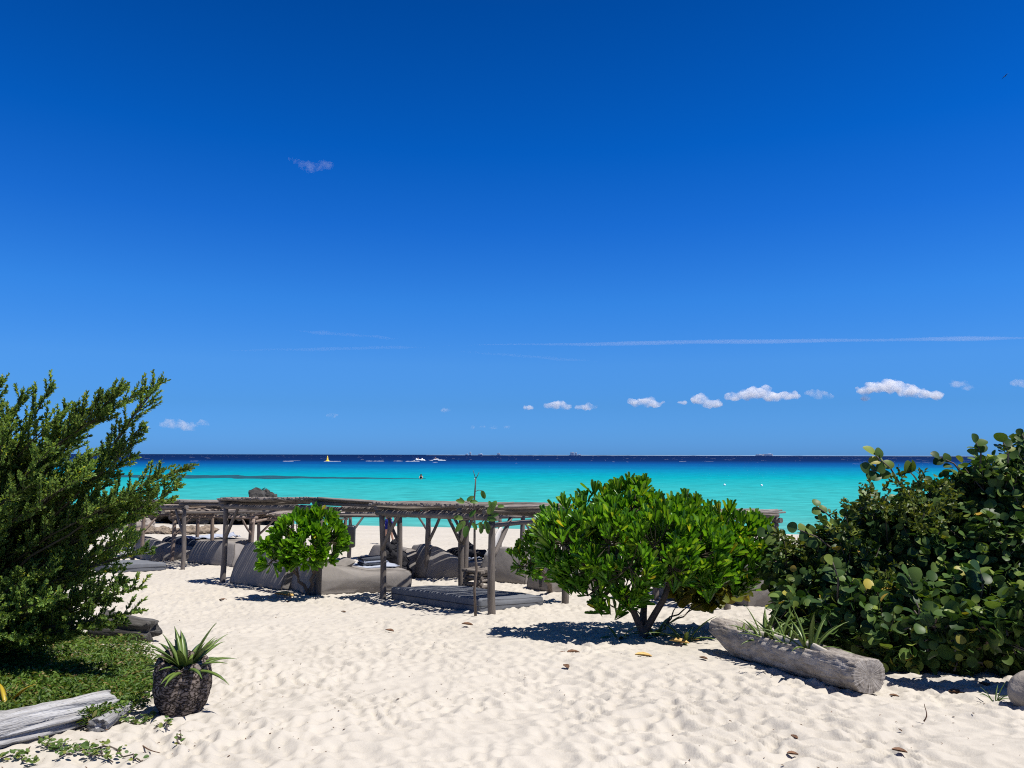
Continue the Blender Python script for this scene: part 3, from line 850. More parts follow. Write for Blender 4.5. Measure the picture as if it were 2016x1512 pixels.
# ------------------------------------------------------------------ pergolas
PERG = "driftwood pergolas shading the loungers"
def pergola(A, B, C, hts, label, seed, warm=False, posts=(1, 1, 1, 1), over=.16, spacing=.044, braces=(), r=.06, second_beam=True, D=None):
    """A, B front corners, C back corner beside B (ground points); hts = roof underside heights above A, B, C, D"""
    A, B, C = Vector(A), Vector(B), Vector(C)
    if D is None:
        D = A + C - B; D.z = gz(D.x, D.y)
    rnd = random.Random(seed)
    wood = M["pole_warm"] if warm else M["pole"]
    e = empty("pergola", A, label, "pergola", PERG)
    gpts = [A, B, C, D]
    tops = [p + Vector((0, 0, h)) for p, h in zip(gpts, hts)]
    for i, (g, t_) in enumerate(zip(gpts, tops)):
        if not posts[i]: continue
        mb = MB()
        mb.pole(g + Vector((rnd.uniform(-.04, .04), rnd.uniform(-.04, .04), -.15)), t_ + Vector((0, 0, .03)), r * rnd.uniform(.95, 1.1), r * rnd.uniform(.85, .95), 12, .022, seed * 10 + i, 9, .04)
        mb.build("post", wood, e)
    br = r * .95
    def ext(a, b, o): d = (b - a).normalized() * o; return a - d, b + d
    for i, (a, b) in enumerate(((0, 1), (3, 2))):               # long beams
        p, q = ext(tops[a], tops[b], .14)
        mb = MB(); mb.pole(p + Vector((0, 0, br)), q + Vector((0, 0, br)), br, br * .9, 10, .02, seed * 20 + i, 9, .05)
        mb.build("beam", wood, e)
    for i, (a, b) in enumerate(((1, 2), (0, 3))):               # end beams, above the long ones
        p, q = ext(tops[a], tops[b], .16)
        z = br * 2.6
        mb = MB(); mb.pole(p + Vector((0, 0, z)), q + Vector((0, 0, z)), br * .75, br * .7, 10, .02, seed * 30 + i, 9, .05)
        mb.build("beam", wood, e)
        if second_beam and i == 0:
            mb = MB(); mb.pole(p + Vector((0, 0, -br * 1.3)), q + Vector((0, 0, -br * .7)), br * .75, br * .6, 10, .02, seed * 40 + i, 9, .05)
            mb.build("beam", wood, e)
    for (i, j, s_) in braces:                                   # knee braces from post i towards post j
        g, t_, o_ = gpts[i], tops[i], tops[j]
        d = (o_ - t_).normalized()
        mb = MB()
        H_ = (t_ - g).z
        mb.pole(g + Vector((0, 0, H_ * .60)) + d * r * .6, t_ + d * s_ + Vector((0, 0, .04)), r * .62, r * .55, 9, .015, seed * 50 + i * 7 + j, 6, .05)
        mb.build("brace", wood, e)
    # roof of sticks laid from front to back
    mb = MB()
    L = (tops[1] - tops[0]).length
    u = (tops[1] - tops[0]).normalized()
    x = -over
    k_ = 0
    zroof = br * 3.6
    while x < L + over:
        f = x / L
        a = tops[0] + (tops[1] - tops[0]) * f
        b = tops[3] + (tops[2] - tops[3]) * f
        a, b = ext(a, b, over * rnd.uniform(.6, 1.25))
        rs = rnd.uniform(.015, .028)
        jit = Vector((rnd.uniform(-.02, .02), rnd.uniform(-.02, .02), rnd.uniform(0, .035)))
        mb.pole(a + Vector((0, 0, zroof)) + jit, b + Vector((0, 0, zroof)) + jit + u * rnd.uniform(-.07, .07), rs, rs * .7, 6, rnd.uniform(.006, .03), seed * 1000 + k_, 7, .12)
        x += spacing * (rnd.uniform(.60, .90) if rnd.random() < .78 else rnd.uniform(1.25, 1.75))
        k_ += 1
    mb.build("stick_roof", M["stick_warm"] if warm else M["stick"], e)
    return e

def H(g, py):                               # height above ground point g of the photo row py
    p = P(1008, py, g.y)
    return p.z - g.z

def Hs(*gp): return [H(g, py) - .16 for g, py in gp]
# front row
pA, pB, pC = G(440, 1147), G(627, 1172), G(787, 1155)
pD = pA + pC - pB; pD.z = gz(pD.x, pD.y)
pergola(pA, pB, pC, Hs((pA, 989), (pB, 990), (pC, 997), (pD, 991)), "dark grey driftwood pergola behind the small bright green shrub", 1, braces=((0, 1, .55), (2, 3, .5), (1, 2, .5)))
pA, pB, pC = G(750, 1181), G(967, 1211), G(1112, 1191)
pD = G(910, 1161)
pergola(pA, pB, pC, Hs((pA, 999), (pB, 1006), (pC, 1001), (pD, 996)), "grey pergola over the flat slate mattress beside the thin sapling", 2, braces=((0, 1, .5), (3, 0, .5), (1, 2, .45), (3, 2, .45)), D=pD)
pA, pB = G(262, 1110), G(360, 1122)
pC = pB + Vector((1.5, 1.9, 0)); pC.z = gz(pC.x, pC.y)
pD = pA + Vector((1.3, 2.2, 0)); pD.z = gz(pD.x, pD.y)
pergola(pA, pB, pC, Hs((pA, 992), (pB, 993), (pC, 994), (pD, 992)), "pergola partly behind the feathery shrub with a leaning diagonal brace", 3, braces=((1, 0, .55),), D=pD, posts=(1, 1, 0, 0))
pA, pB = G(340, 1107), G(497, 1098)
pC = pB + Vector((.2, 2.4, 0)); pC.z = gz(pC.x, pC.y)
pD = pA + Vector((1.2, 3.2, 0)); pD.z = gz(pD.x, pD.y)
pergola(pA, pB, pC, Hs((pA, 1012), (pB, 1014), (pC, 1004), (pD, 1003)), "low tan pergola with a row of stick ends above the dark lounger backs", 4, warm=True, braces=((0, 1, .5), (1, 0, .4)), D=pD)
pA, pB = G(254, 1097), G(279, 1102)
pC = pB + Vector((1.6, 1.4, 0)); pC.z = gz(pC.x, pC.y)
pergola(pA, pB, pC, Hs((pA, 1002), (pB, 1002), (pC, 1000), (pB, 1000)), "narrow tan pergola end beside the round table and feathery shrub", 5, warm=True, braces=((1, 2, .5),), posts=(1, 1, 1, 1))
pA, pB = G(508, 1092), G(622, 1092)
pC = pB + Vector((.5, 2.2, 0)); pC.z = gz(pC.x, pC.y)
pergola(pA, pB, pC, Hs((pA, 1017), (pB, 1016), (pC, 1012), (pA, 1012)), "pinkish tan pergola mostly hidden behind the small bright shrub", 6, warm=True, braces=((0, 1, .5),))
pA, pB = G(688, 1106), G(845, 1098)
pC = pB + Vector((.9, 1.8, 0)); pC.z = gz(pC.x, pC.y)
pergola(pA, pB, pC, Hs((pA, 1004), (pB, 1005), (pC, 1003), (pA, 1002)), "pergola behind the others with a black bag on its post", 7, braces=((0, 1, .5), (1, 0, .45)))
pA, pB = G(843, 1139), G(918, 1145)
pC = pB + Vector((1.3, 1.2, 0)); pC.z = gz(pC.x, pC.y)
pergola(pA, pB, pC, Hs((pA, 1001), (pB, 1002), (pC, 1001), (pA, 1001)), "small pergola around the lounger with the black bag on its seat", 8, braces=((0, 1, .42), (1, 0, .4)), posts=(1, 1, 1, 0))
pA, pB = G(985, 1098), G(1050, 1096)
pC = pB + Vector((.9, 1.8, 0)); pC.z = gz(pC.x, pC.y)
pergola(pA, pB, pC, Hs((pA, 1010), (pB, 1010), (pC, 1008), (pA, 1008)), "far pergola seen under the roof near the white leaning pole", 9, braces=((0, 1, .4), (1, 0, .4)), posts=(1, 1, 0, 0))
pA, pB, pC = G(1290, 1180), G(1432, 1199), None
pC = on_ground(4.95, 14.4)
pergola(pA, pB, pC, Hs((pA, 1012), (pB, 1018), (pC, 1011), (pA, 1010)), "pergola almost hidden behind the big green shrub, one roof corner showing", 10, braces=((2, 1, .4),))

# ------------------------------------------------------------------ loungers
LG = "bean bag loungers under the pergolas"
def rounded_profile(pts, r=.09, n=5):
    out = []
    m = len(pts)
    for i in range(m):
        p0, p1, p2 = Vector(pts[i - 1]), Vector(pts[i]), Vector(pts[(i + 1) % m])
        a = (p0 - p1); b = (p2 - p1)
        ra = min(r, a.length * .45, b.length * .45)
        s0, s1 = p1 + a.normalized() * ra, p1 + b.normalized() * ra
        for k in range(n + 1):
            t = k / n
            out.append((s0 * (1 - t) ** 2 + p1 * 2 * t * (1 - t) + s1 * t * t))
    return out
def densify(pts, step=.09):
    out = []
    for i in range(len(pts)):
        a, b = pts[i], pts[(i + 1) % len(pts)]
        n_ = max(1, int((b - a).length / step))
        for k in range(n_): out.append(a.lerp(b, k / n_))
    return out
def soft_slab(prof, width, org, fu, fw, seed, nw=9, puff=.05, follow=False, taper=0.0, top=1.0):
    """profile in (u,z) extruded over width along fw with soft bulging sides"""
    mb = MB()
    m = len(prof)
    cen = sum(prof, Vector((0, 0))) / m
    rings = [(-.5, .90), (-.5, .955), (-.485, .985)] + [(-.45 + .9 * k / (nw - 1), 1.0) for k in range(nw)] + [(.485, .985), (.5, .955), (.5, .90)]
    off = [0.012, 0.006, 0] + [0] * nw + [0, -.006, -.012]
    for (w, s_), o_ in zip(rings, off):
        for q in prof:
            v = cen + (q - cen) * s_
            sag = .018 * mnoise.noise(Vector((v.x * 2.2 + seed * 5, w * width * 2.2, v.y * 2.2))) + .03 * math.sin(math.pi * (w + .5)) * (1 if v.y > .1 else 0) * .6
            fold = .014 * max(0, mnoise.noise(Vector((v.x * 4 + v.y * 5 + seed, w * width * 1.3, seed * 2.0)))) - .010 * max(0, .3 - abs(mnoise.noise(Vector((v.x * 3.2 + seed, w * width * 2.6 + v.y * 2, seed)))) * 1.5)
            z = max(-.03, v.y + ((sag + fold) if v.y > .05 else 0))
            tp_ = 1 - taper * max(0, (v.y / top - .42) / .58) ** 1.2
            belly = .05 * taper / .17 * math.cos(w * math.pi) * math.sin(math.pi * min(1, max(0, v.y / top))) * (-1 if v.x < .45 else 0)
            droop = -.09 * (taper / .17) * top * max(0, v.y / top - .55) * (1 - math.cos(w * 2 * math.pi + 1.2 * mnoise.noise(Vector((seed * 3.3, 0, 0))))) * .5
            mb.v.append(org + fu * (v.x + belly + .02 * mnoise.noise(Vector((w * 3, v.y * 3, seed)))) + fw * (w * width * tp_ + o_) + Vector((0, 0, z + droop)))
    nr = len(rings)
    for i in range(nr - 1):
        for j in range(m):
            k = (j + 1) % m
            mb.face((i * m + j, i * m + k, (i + 1) * m + k, (i + 1) * m + j))
    for base, sgn, wv in ((0, -1, -.5), ((nr - 1) * m, 1, .5)):
        prev = [base + j for j in range(m)]
        for s_, bul in ((.75, .4), (.5, .75), (.25, .95)):
            cur = []
            for q in prof:
                v = cen + (q - cen) * s_ * .9
                tp_ = 1 - taper * max(0, (v.y / top - .42) / .58) ** 1.2
                cur.append(len(mb.v))
                mb.v.append(org + fu * v.x + fw * (wv * width * tp_ + sgn * puff * bul) + Vector((0, 0, max(0.0, v.y) + .012 * mnoise.noise(Vector((v.x * 3, v.y * 3, seed + 9))))))
            for j in range(m):
                k = (j + 1) % m
                f = (prev[j], prev[k], cur[k], cur[j])
                mb.face(f[::-1] if sgn < 0 else f)
            prev = cur
        c_ = len(mb.v); mb.v.append(org + fu * cen.x + fw * (wv * width + sgn * puff) + Vector((0, 0, cen.y)))
        for j in range(m):
            k = (j + 1) % m
            f = (prev[j], prev[k], c_)
            mb.face(f[::-1] if sgn < 0 else f)
    if follow:
        settle(mb, org)
    return mb
def settle(mb, org):
    for v in mb.v: v.z += gz(v.x, v.y) - org.z - .02
def lounger(a_px, b_px, length, back, seat, label, seed, mat="fabric", width=None, lean=.1):
    """a_px, b_px: photo points where the two lower corners of the back meet the sand"""
    a, b = G(*a_px), G(*b_px)
    fw = b - a; fw.z = 0
    wd = fw.length if width is None else width
    fw.normalize()
    fu = Vector((-fw.y, fw.x, 0))                 # facing: away from the back
    mid = b - fw * wd / 2
    org = Vector((mid.x, mid.y, gz(mid.x, mid.y) - .02))
    e = empty("lounger", org, label, "lounger", LG)
    tl = .30 * back
    pr = [(0.0, 0.0), (length, 0.0), (length + .02, seat * .92), (length * .60, seat * .97), (length * .44 + .1, seat + (back - seat) * .18), (tl + .30, back * .90), (tl + .12, back), (tl, back * .985)]
    prof = densify(rounded_profile(pr, .11), .08)
    mb = soft_slab(prof, wd, org, fu, fw, seed, follow=True, taper=.17, top=back)
    m_, nr_ = len(prof), len(mb.v) and 15
    edges = [[mb.v[r_ * m_ + k].copy() for k in range(m_)] for r_ in (2, nr_ - 3)]
    mb.build("cushion", M[mat], e)
    for pts in edges:                               # piping along both side edges
        mb = MB(); mb.tube(pts + [pts[0]], .010, 5, caps=False)
        mb.build("piping", M["seam" if mat == "fabric" else "grey_seam"], e)
    return org, fu, fw
Lg = {}
Lg[1] = lounger((449, 1149), (553, 1163), 2.0, .93, .42, "tall dark lounger back with light streaks beside the first pergola post", 1)
Lg[2] = lounger((557, 1156), (606, 1173), 2.15, .66, .45, "pale side-on lounger with pillow and folded towel on its seat", 2)
Lg[3] = lounger((714, 1124), (790, 1138), 1.9, .72, .40, "lounger back draped with a pile of black clothes", 3)
Lg[4] = lounger((792, 1133), (836, 1140), 2.0, .78, .40, "lounger seen from the side with a black bag on its seat", 4)
Lg[5] = lounger((940, 1143), (1034, 1151), 1.9, .78, .40, "streak-lit lounger back behind the stacked log table", 5)
Lg[6] = lounger((1035, 1157), (1078, 1166), 1.1, .70, .42, "short pale lounger behind the sunlit small shrub trunk", 6)
Lg[7] = lounger((366, 1108), (456, 1118), 1.9, .66, .40, "dark lounger back with curved light streaks near the leaning brace", 7)
Lg[8] = lounger((262, 1098), (296, 1107), 2.2, .62, .40, "pale lounger seen side-on behind the two tan posts", 8)
Lg[9] = lounger((236, 1094), (276, 1099), 1.6, .68, .40, "rounded lounger back just beyond the round table", 9)
Lg[10] = lounger((325, 1088), (358, 1095), 2.4, .52, .46, "far pale lounger covered with a long grey towel", 10)
Lg[11] = lounger((1290, 1172), (1345, 1186), 1.8, .75, .42, "lounger in deep shade behind the big shrub's trunk", 11)
Lg[12] = lounger((1432, 1184), (1470, 1196), 1.0, .72, .45, "pale bean bag between the big green shrub and sea grape", 12)

# mattresses
def mattress(c0, c1, depth, thick, label, seed, sink=.0):
    """c0, c1: ground corners of the near long side, extends by depth behind it"""
    a, b = Vector(c0), Vector(c1)
    fw = b - a; fw.z = 0; wd = fw.length; fw.normalize()
    fu = Vector((-fw.y, fw.x, 0))
    mid = (a + b) / 2; q = mid + fu * depth / 2
    org = Vector((mid.x, mid.y, gz(q.x, q.y) - .01))
    e = empty("mattress", org, label, "mattress", "flat slate mattresses on the sand")
    prof = densify(rounded_profile([(0, 0), (depth, 0), (depth, max(.06, thick - sink)), (0, thick)], .035, 3), .12)
    mb = soft_slab(prof, wd, org, fu, fw, seed, 7, .015, True); mb.build("cushion", M["grey_fabric"], e)
    for zz in (thick * .55,):
        mb = MB()
        pts = [org + fu * u_ + fw * w_ + Vector((0, 0, zz - sink * .6 * max(0, u_) / depth)) for u_, w_ in ((-.006, -wd / 2), (-.006, wd / 2 + .004), (depth / 2, wd / 2 + .015), (depth + .006, wd / 2 + .004), (depth + .006, -wd / 2), (depth / 2, -wd / 2 - .015), (-.006, -wd / 2))]
        mb.tube(pts, .008, 5, caps=False); settle(mb, org); mb.build("piping", M["grey_seam"], e)
    return e
cF, cR, cL = G(945, 1208), G(1092, 1193), G(768, 1180)
mattress(cL, cF, 1.42, .235, "large slate mattress half shaded under the pergola by the sapling", 1, .05)
a = G(215, 1130); b = G(329, 1123)
mattress(a, b, 1.5, .2, "small slate mattress below the round table at the feathery shrub", 2)

# ------------------------------------------------------------------ things on and by the loungers
def on_lounger(k, u, w, z): 
    o, fu, fw = Lg[k]
    q = o + fu * u + fw * w
    q.z = gz(q.x, q.y) + z - .02
    return q, fu, fw
def pillow(c, fu, fw, lu, lw, th, mat, label, name="pillow", cat="pillow", tilt=0.0):
    mb = MB(); n_, m_ = 14, 14
    up = (Vector((0, 0, 1)) + fu * tilt).normalized()
    fu2 = fw.cross(up) * -1 if fw.cross(up).dot(fu) < 0 else fw.cross(up)
    for side in (1, -1):
        b0 = len(mb.v)
        for i in range(n_ + 1):
            for j in range(m_ + 1):
                u_, w_ = i / n_ * 2 - 1, j / m_ * 2 - 1
                h_ = th * ((1 - u_ ** 4) * (1 - w_ ** 4)) ** .6
                sh = 1 - .08 * (1 - abs(u_)) * abs(w_) - .08 * (1 - abs(w_)) * abs(u_)
                mb.v.append(c + fu2 * lu * u_ * sh + fw * lw * w_ * sh + up * (side * h_ + .01 * mnoise.noise(Vector((u_ * 3, w_ * 3, c.x)))))
        for i in range(n_):
            for j in range(m_):
                q = (b0 + i * (m_ + 1) + j, b0 + (i + 1) * (m_ + 1) + j, b0 + (i + 1) * (m_ + 1) + j + 1, b0 + i * (m_ + 1) + j + 1)
                mb.face(q if side > 0 else q[::-1])
    return tag(mb.build(name, mat), label, cat)
c, fu, fw = on_lounger(2, .85, .38, .54)
pillow(c, fu, fw, .20, .30, .09, M["fabric"], "taupe pillow leaning on the pale lounger beside the folded towel", tilt=-.4)
def drape(c, fu, fw, lu, lw, mat, label, name="towel", cat="towel", th=.014, rumple=.035, seed=0):
    mb = MB(); n_, m_ = 22, 14
    for side in (1, 0):
        b0 = len(mb.v)
        for i in range(n_ + 1):
            for j in range(m_ + 1):
                u_, w_ = (i / n_ - .5) * lu, (j / m_ - .5) * lw
                z = rumple * (1 + mnoise.noise(Vector((u_ * 4 + seed, w_ * 4, seed)))) + rumple * .7 * mnoise.noise(Vector((u_ * 11, w_ * 9, seed + 4)))
                e_ = .06 * mnoise.noise(Vector((u_ * 3, w_ * 3, seed + 8)))
                mb.v.append(c + fu * (u_ + e_) + fw * (w_ + e_) + Vector((0, 0, z + th * side)))
        for i in range(n_):
            for j in range(m_):
                q = (b0 + i * (m_ + 1) + j, b0 + (i + 1) * (m_ + 1) + j, b0 + (i + 1) * (m_ + 1) + j + 1, b0 + i * (m_ + 1) + j + 1)
                mb.face(q if side else q[::-1])
    N_ = (n_ + 1) * (m_ + 1)
    rim = [i * (m_ + 1) for i in range(n_ + 1)] + [n_ * (m_ + 1) + j for j in range(1, m_ + 1)] + [i * (m_ + 1) + m_ for i in range(n_ - 1, -1, -1)] + [j for j in range(m_ - 1, 0, -1)]
    for a_, b_ in zip(rim, rim[1:] + rim[:1]): mb.face((a_, b_, b_ + N_, a_ + N_))
    return tag(mb.build(name, mat), label, cat)
def folded(c, fu, fw, lu, lw, label, mats, n=3):
    e = empty("folded_towel", c, label, "towel")
    for k in range(n):
        prof = densify(rounded_profile([(-lu, 0), (lu, 0), (lu, .045), (-lu, .045)], .02, 4), .05)
        mb = soft_slab(prof, lw * 2, c + Vector((0, 0, .05 * k)) + fu * (.015 * (k % 2)), fu, fw, k, 6, .006)
        mb.build("fold", mats[k % len(mats)], e)
c, fu, fw = on_lounger(2, 1.55, .12, .455)
drape(c, fu, fw, 1.0, .8, M["towel"], "pale blue towel spread on the lounger under the folded one", seed=2, rumple=.02)
c, fu, fw = on_lounger(2, 1.55, .15, .50)
folded(c, fu, fw, .24, .2, "striped dark and pale folded towel on the side-on lounger", [M["dark_towel"], M["towel"]])
c, fu, fw = on_lounger(4, 1.15, .1, .40)
drape(c, fu, fw, .9, .9, M["towel"], "pale towel under the black bag on the side-on lounger", seed=4)
def bundle(c, specs, mat, label, name, cat, amp=.35):
    mb = MB()
    for i, (dx, dy, dz, rx, ry, rz) in enumerate(specs):
        mb.blob(Vector(c) + Vector((dx, dy, dz)), rx, ry, rz, 18, 12, amp, 2.3, i + 3)
    return tag(mb.build(name, mat), label, cat)
c, fu, fw = on_lounger(4, 1.2, .15, .50)
bundle(c, [(0, 0, .05, .32, .2, .14), (.22, .1, .12, .16, .12, .2), (-.25, 0, 0, .2, .16, .07), (.5, .3, 0, .3, .2, .1)], M["black"], "black beach bag lying on the side-on lounger", "beach_bag", "bag")
c = P(775, 1100, 18.2)
bundle(c, [(-.05, 0, .22, .2, .16, .16), (.05, 0, .02, .27, .2, .22), (.1, 0, -.2, .3, .22, .22), (.12, -.02, -.33, .3, .24, .16), (-.12, 0, .05, .2, .2, .2), (.02, 0, .36, .09, .08, .08)], M["black"], "tall pile of black clothes and bags on the lounger back", "clothes_pile", "clothes", .5)
c, fu, fw = on_lounger(10, 1.2, 0, .46)
drape(c, fu, fw, 1.9, .9, M["towel"], "long rumpled grey towel spread over the far pale lounger", seed=7, rumple=.07)
c = P(346, 1070, 24.0)
bundle(c, [(-.2, 0, 0, .24, .2, .2), (.15, 0, .02, .3, .2, .18), (.45, 0, -.02, .2, .2, .15)], M["dark_towel"], "dark rolled bundle at the head of the far pale lounger", "bundle", "bundle", .25)
c, fu, fw = on_lounger(8, 1.25, .2, .40)
drape(c, fu, fw, .8, .6, M["towel"], "crumpled pale towel on the lounger behind the tan posts", seed=9, rumple=.06)
# bag hanging on the post
g = G(688, 1106)
c = P(684, 1057, g.y - .12)
e = empty("hanging_bag", c, "black rectangular bag hanging from a pergola post", "bag")
mb = MB()
prof = densify(rounded_profile([(-.24, -.33), (.24, -.33), (.24, .33), (-.24, .33)], .08, 4), .08)
b0 = 0
for yy, s_ in ((-.09, .86), (-.075, .97), (0, 1), (.06, 1), (.075, .95)):
    for q in prof: mb.v.append(c + Vector((q.x * s_, yy + .012 * mnoise.noise(Vector((q.x * 6, q.y * 6, 1))), q.y * s_)))
m_ = len(prof)
for i in range(4):
    for j in range(m_):
        k = (j + 1) % m_
        mb.face((i * m_ + j, i * m_ + k, (i + 1) * m_ + k, (i + 1) * m_ + j))
mb.face(list(range(m_))[::-1]); mb.face([4 * m_ + j for j in range(m_)])
mb.build("pouch", M["metal_black"], e)
mb = MB(); mb.tube([c + Vector((-.12, 0, .32)), c + Vector((-.04, .04, .62)), c + Vector((.06, .04, .62)), c + Vector((.12, 0, .32))], .016, 6); mb.build("strap", M["metal_black"], e)
# white leaning pole
mb = MB()
a, b = P(958, 1098, 15.6), P(990, 1033, 16.2)
mb.tube([a, a.lerp(b, .35) + Vector((.03, 0, -.02)), a.lerp(b, .7) + Vector((.01, 0, 0)), b], [.085, .09, .075, .02], 12, .05, 3, flat=.45)
e = empty("leaning_board", a, "bleached white driftwood board leaning under the pergola roof", "board")
mb.build("board", M["white_wood"], e)
mb = MB(); a, b = P(650, 1040, 16.6), P(668, 1008, 17)  # pergola brace in sun; its pale wood colour stands in for the light
mb.tube([a, a.lerp(b, .5) + Vector((.02, 0, 0)), b], [.06, .065, .02], 10, .05, 5, flat=.4)
tag(mb.build("sunlit_brace", M["white_wood"]), "short pergola brace behind the small shrub, sunlight painted in as pale wood", "board")
# stacked log table
g = G(943, 1164)
e = empty("log_table", g, "small side table of stacked round logs at the mattress edge", "side table")
ux, uy = Vector((.8, -.6, 0)), Vector((.6, .8, 0))
for k in range(6):
    for s_ in (-1, 1):
        d, o = (ux, uy) if k % 2 == 0 else (uy, ux)
        c = g + Vector((0, 0, .045 + k * .062)) + o * .17 * s_
        mb = MB(); mb.pole(c - d * .24, c + d * .24, .038, .036, 10, .004, k * 3 + s_, 4, .05); mb.build("log", M["pole"], e)
mb = MB()
for j in range(7):
    c = g + Vector((0, 0, .045 + 6 * .062)) + uy * (-.2 + .4 * j / 6)
    mb.pole(c - ux * .25, c + ux * .25, .036, .034, 9, .004, 40 + j, 4, .05)
mb.build("table_top", M["pole"], e)
# round table by the feathery shrub
g = G(296, 1113)
tp = P(268, 1089, g.y)
e = empty("cafe_table", Vector((tp.x, g.y, g.z)), "grey table with a thin leg beside the feathery shrub", "table")
mb = MB(); lathe(mb, Vector((tp.x, tp.y, tp.z - .03)), [(.0, 0), (.42, 0), (.44, .02), (.44, .045), (.42, .06)], 28); mb.build("table_top", M["table_grey"], e)
for dx in (-.36, .36):
    mb = MB(); mb.pole(Vector((tp.x + dx, g.y, g.z - .1)), Vector((tp.x + dx * .85, g.y, tp.z - .02)), .035, .03, 8, .005, 3); mb.build("leg", M["table_grey"], e)
mb = MB(); gc_ = Vector((tp.x - .15, tp.y, tp.z + .03)); lathe(mb, gc_, [(.035, 0), (.04, .02), (.05, .14), (.046, .14)], 14)
tag(mb.build("drinking_glass", plain_mat("frosted_plastic", (.55, .6, .62), .2, .05, 5, 0, 0, .6)), "pale drinking glass standing on the grey table", "glass")
# garden spot light
g = G(1066, 1163)
e = empty("garden_spotlight", g, "black garden spotlight on a stake before the short lounger", "lamp")
mb = MB(); mb.tube([g + Vector((0, 0, -.1)), g + Vector((0, 0, .12))], .012, 6); mb.build("stake", M["metal_black"], e)
mb = MB(); mb.tube([g + Vector((-.02, -.02, .08)), g + Vector((.0, 0, .13)), g + Vector((.02, .02, .22)), g + Vector((.03, .03, .27))], [.03, .05, .062, .065], 14); mb.build("lamp_head", M["metal_black"], e)

# ------------------------------------------------------------------ shrubs
NAU = leaf_template([0, .25, .5, .75, .93, 1.0], [.10, .22, .38, .5, .42, .22], .30, -.14)
NAU_N = len(NAU[0])
def lobe_points(rng, lobes, dens, lo=.86, hi=1.05):
    """points on the outside of a union of lobes (centre, rx, ry, rz); returns positions and outward directions"""
    Ps, Ds = [], []
    C_ = np.array([l_[0] for l_ in lobes], float); R_ = np.array([l_[1] for l_ in lobes], float)
    for (c, r) in lobes:
        r = np.array(r, float)
        n_ = int(dens * 4 * math.pi * (r[0] * r[1] * r[2]) ** (2 / 3))
        d = nrm(rng.normal(size=(n_, 3)))
        k_ = rng.uniform(lo, hi, (n_, 1))
        p_ = np.array(c) + d * r * k_
        q = np.linalg.norm((p_[:, None, :] - C_[None]) / R_[None], axis=-1)
        keep = (q < .80).sum(1) == 0
        Ps.append(p_[keep]); Ds.append(nrm(d / r)[keep])
    return np.concatenate(Ps), np.concatenate(Ds)
def rosettes(rng, Ps, Ds, nl, ln, wd, upbias):
    N_ = len(Ps)
    ax = nrm(Ds + np.array([0, 0, upbias]) + rng.normal(size=(N_, 3)) * .2)
    pos, dr, up, L_, W_ = [], [], [], [], []
    a = np.cross(ax, np.array([0.3, .2, .93])); a = nrm(a); b = np.cross(ax, a)
    for k in range(nl):
        th = k * 2.39996 + rng.uniform(0, 6.28, N_) * .15
        tilt = .10 + .84 * (k / nl) ** .9 + rng.normal(size=N_) * .12
        rad_ = a * np.cos(th)[:, None] + b * np.sin(th)[:, None]
        d = ax * np.cos(tilt)[:, None] + rad_ * np.sin(tilt)[:, None]
        pos.append(Ps + ax * (rng.uniform(-.05, .03, N_)[:, None] * (1 if ln > .08 else .5)) + d * .012)
        dr.append(d); up.append(ax * np.sin(tilt)[:, None] - rad_ * np.cos(tilt)[:, None])
        s_ = rng.uniform(.75, 1.15, N_) * (.72 + .28 * (k / nl))
        L_.append(ln * s_); W_.append(wd * s_)
    return map(np.concatenate, (pos, dr, up, L_, W_))
def px_lobes(specs, Y0, zsq=1.0):
    out = []
    for s_ in specs:
        px, py, r, dy = s_[:4]
        Y = Y0 + dy
        rm = r * pxm(Y)
        out.append((tuple(P(px, py, Y)), (rm, rm * 1.05, rm * zsq)))
    return out
def limbs(mb, base, tips, r0, r1, seed, fork=.35, nf=3, stem=.42, nodes=None):
    """a trunk forking into a few limbs that branch on to the tips"""
    rnd = random.Random(seed)
    base = Vector(base)
    tips = sorted((Vector(t) for t in tips), key=lambda t: math.atan2(t.x - base.x, t.z - base.z + 1e-3))
    nf = max(1, min(nf, len(tips)))
    if nodes:
        groups = [[] for _ in nodes]
        for t in tips:
            groups[min(range(len(nodes)), key=lambda q: (Vector(nodes[q]) - t).length)].append(t)
    else:
        groups = [tips[len(tips) * i // nf:len(tips) * (i + 1) // nf] for i in range(nf)]
    for gi, g_ in enumerate(groups):
        if not g_: continue
        m_ = sum(g_, Vector()) / len(g_)
        nd = Vector(nodes[gi]) if nodes else base.lerp(m_, stem)
        rr = r0 * (.75 if len(groups) > 1 else 1)
        st = base + Vector((rnd.uniform(-.4, .4), rnd.uniform(-.4, .4), 0)) * r0
        k1 = st.lerp(nd, .4) + Vector((rnd.uniform(-.04, .04), rnd.uniform(-.04, .04), .05)); k2 = st.lerp(nd, .72) + Vector((rnd.uniform(-.04, .04), rnd.uniform(-.04, .04), .0))
        mb.tube([st + Vector((0, 0, -.15)), st + Vector((0, 0, .04)), k1, k2, nd], [rr * 1.25, rr * 1.05, rr * .9, rr * .8, rr * .7], 9, .10, seed + gi)
        for i, t_ in enumerate(g_):
            mid = nd.lerp(t_, .5) + Vector((rnd.uniform(-.06, .06), rnd.uniform(-.06, .06), rnd.uniform(-.02, .08)))
            mb.tube([nd - (t_ - nd) * .03, nd.lerp(mid, .5) + Vector((rnd.uniform(-.02, .02), 0, rnd.uniform(-.02, .02))), mid, mid.lerp(t_, .5), t_], [rr * .62, rr * .5, rr * .42, rr * .3, r1], 7, .08, seed * 7 + i)
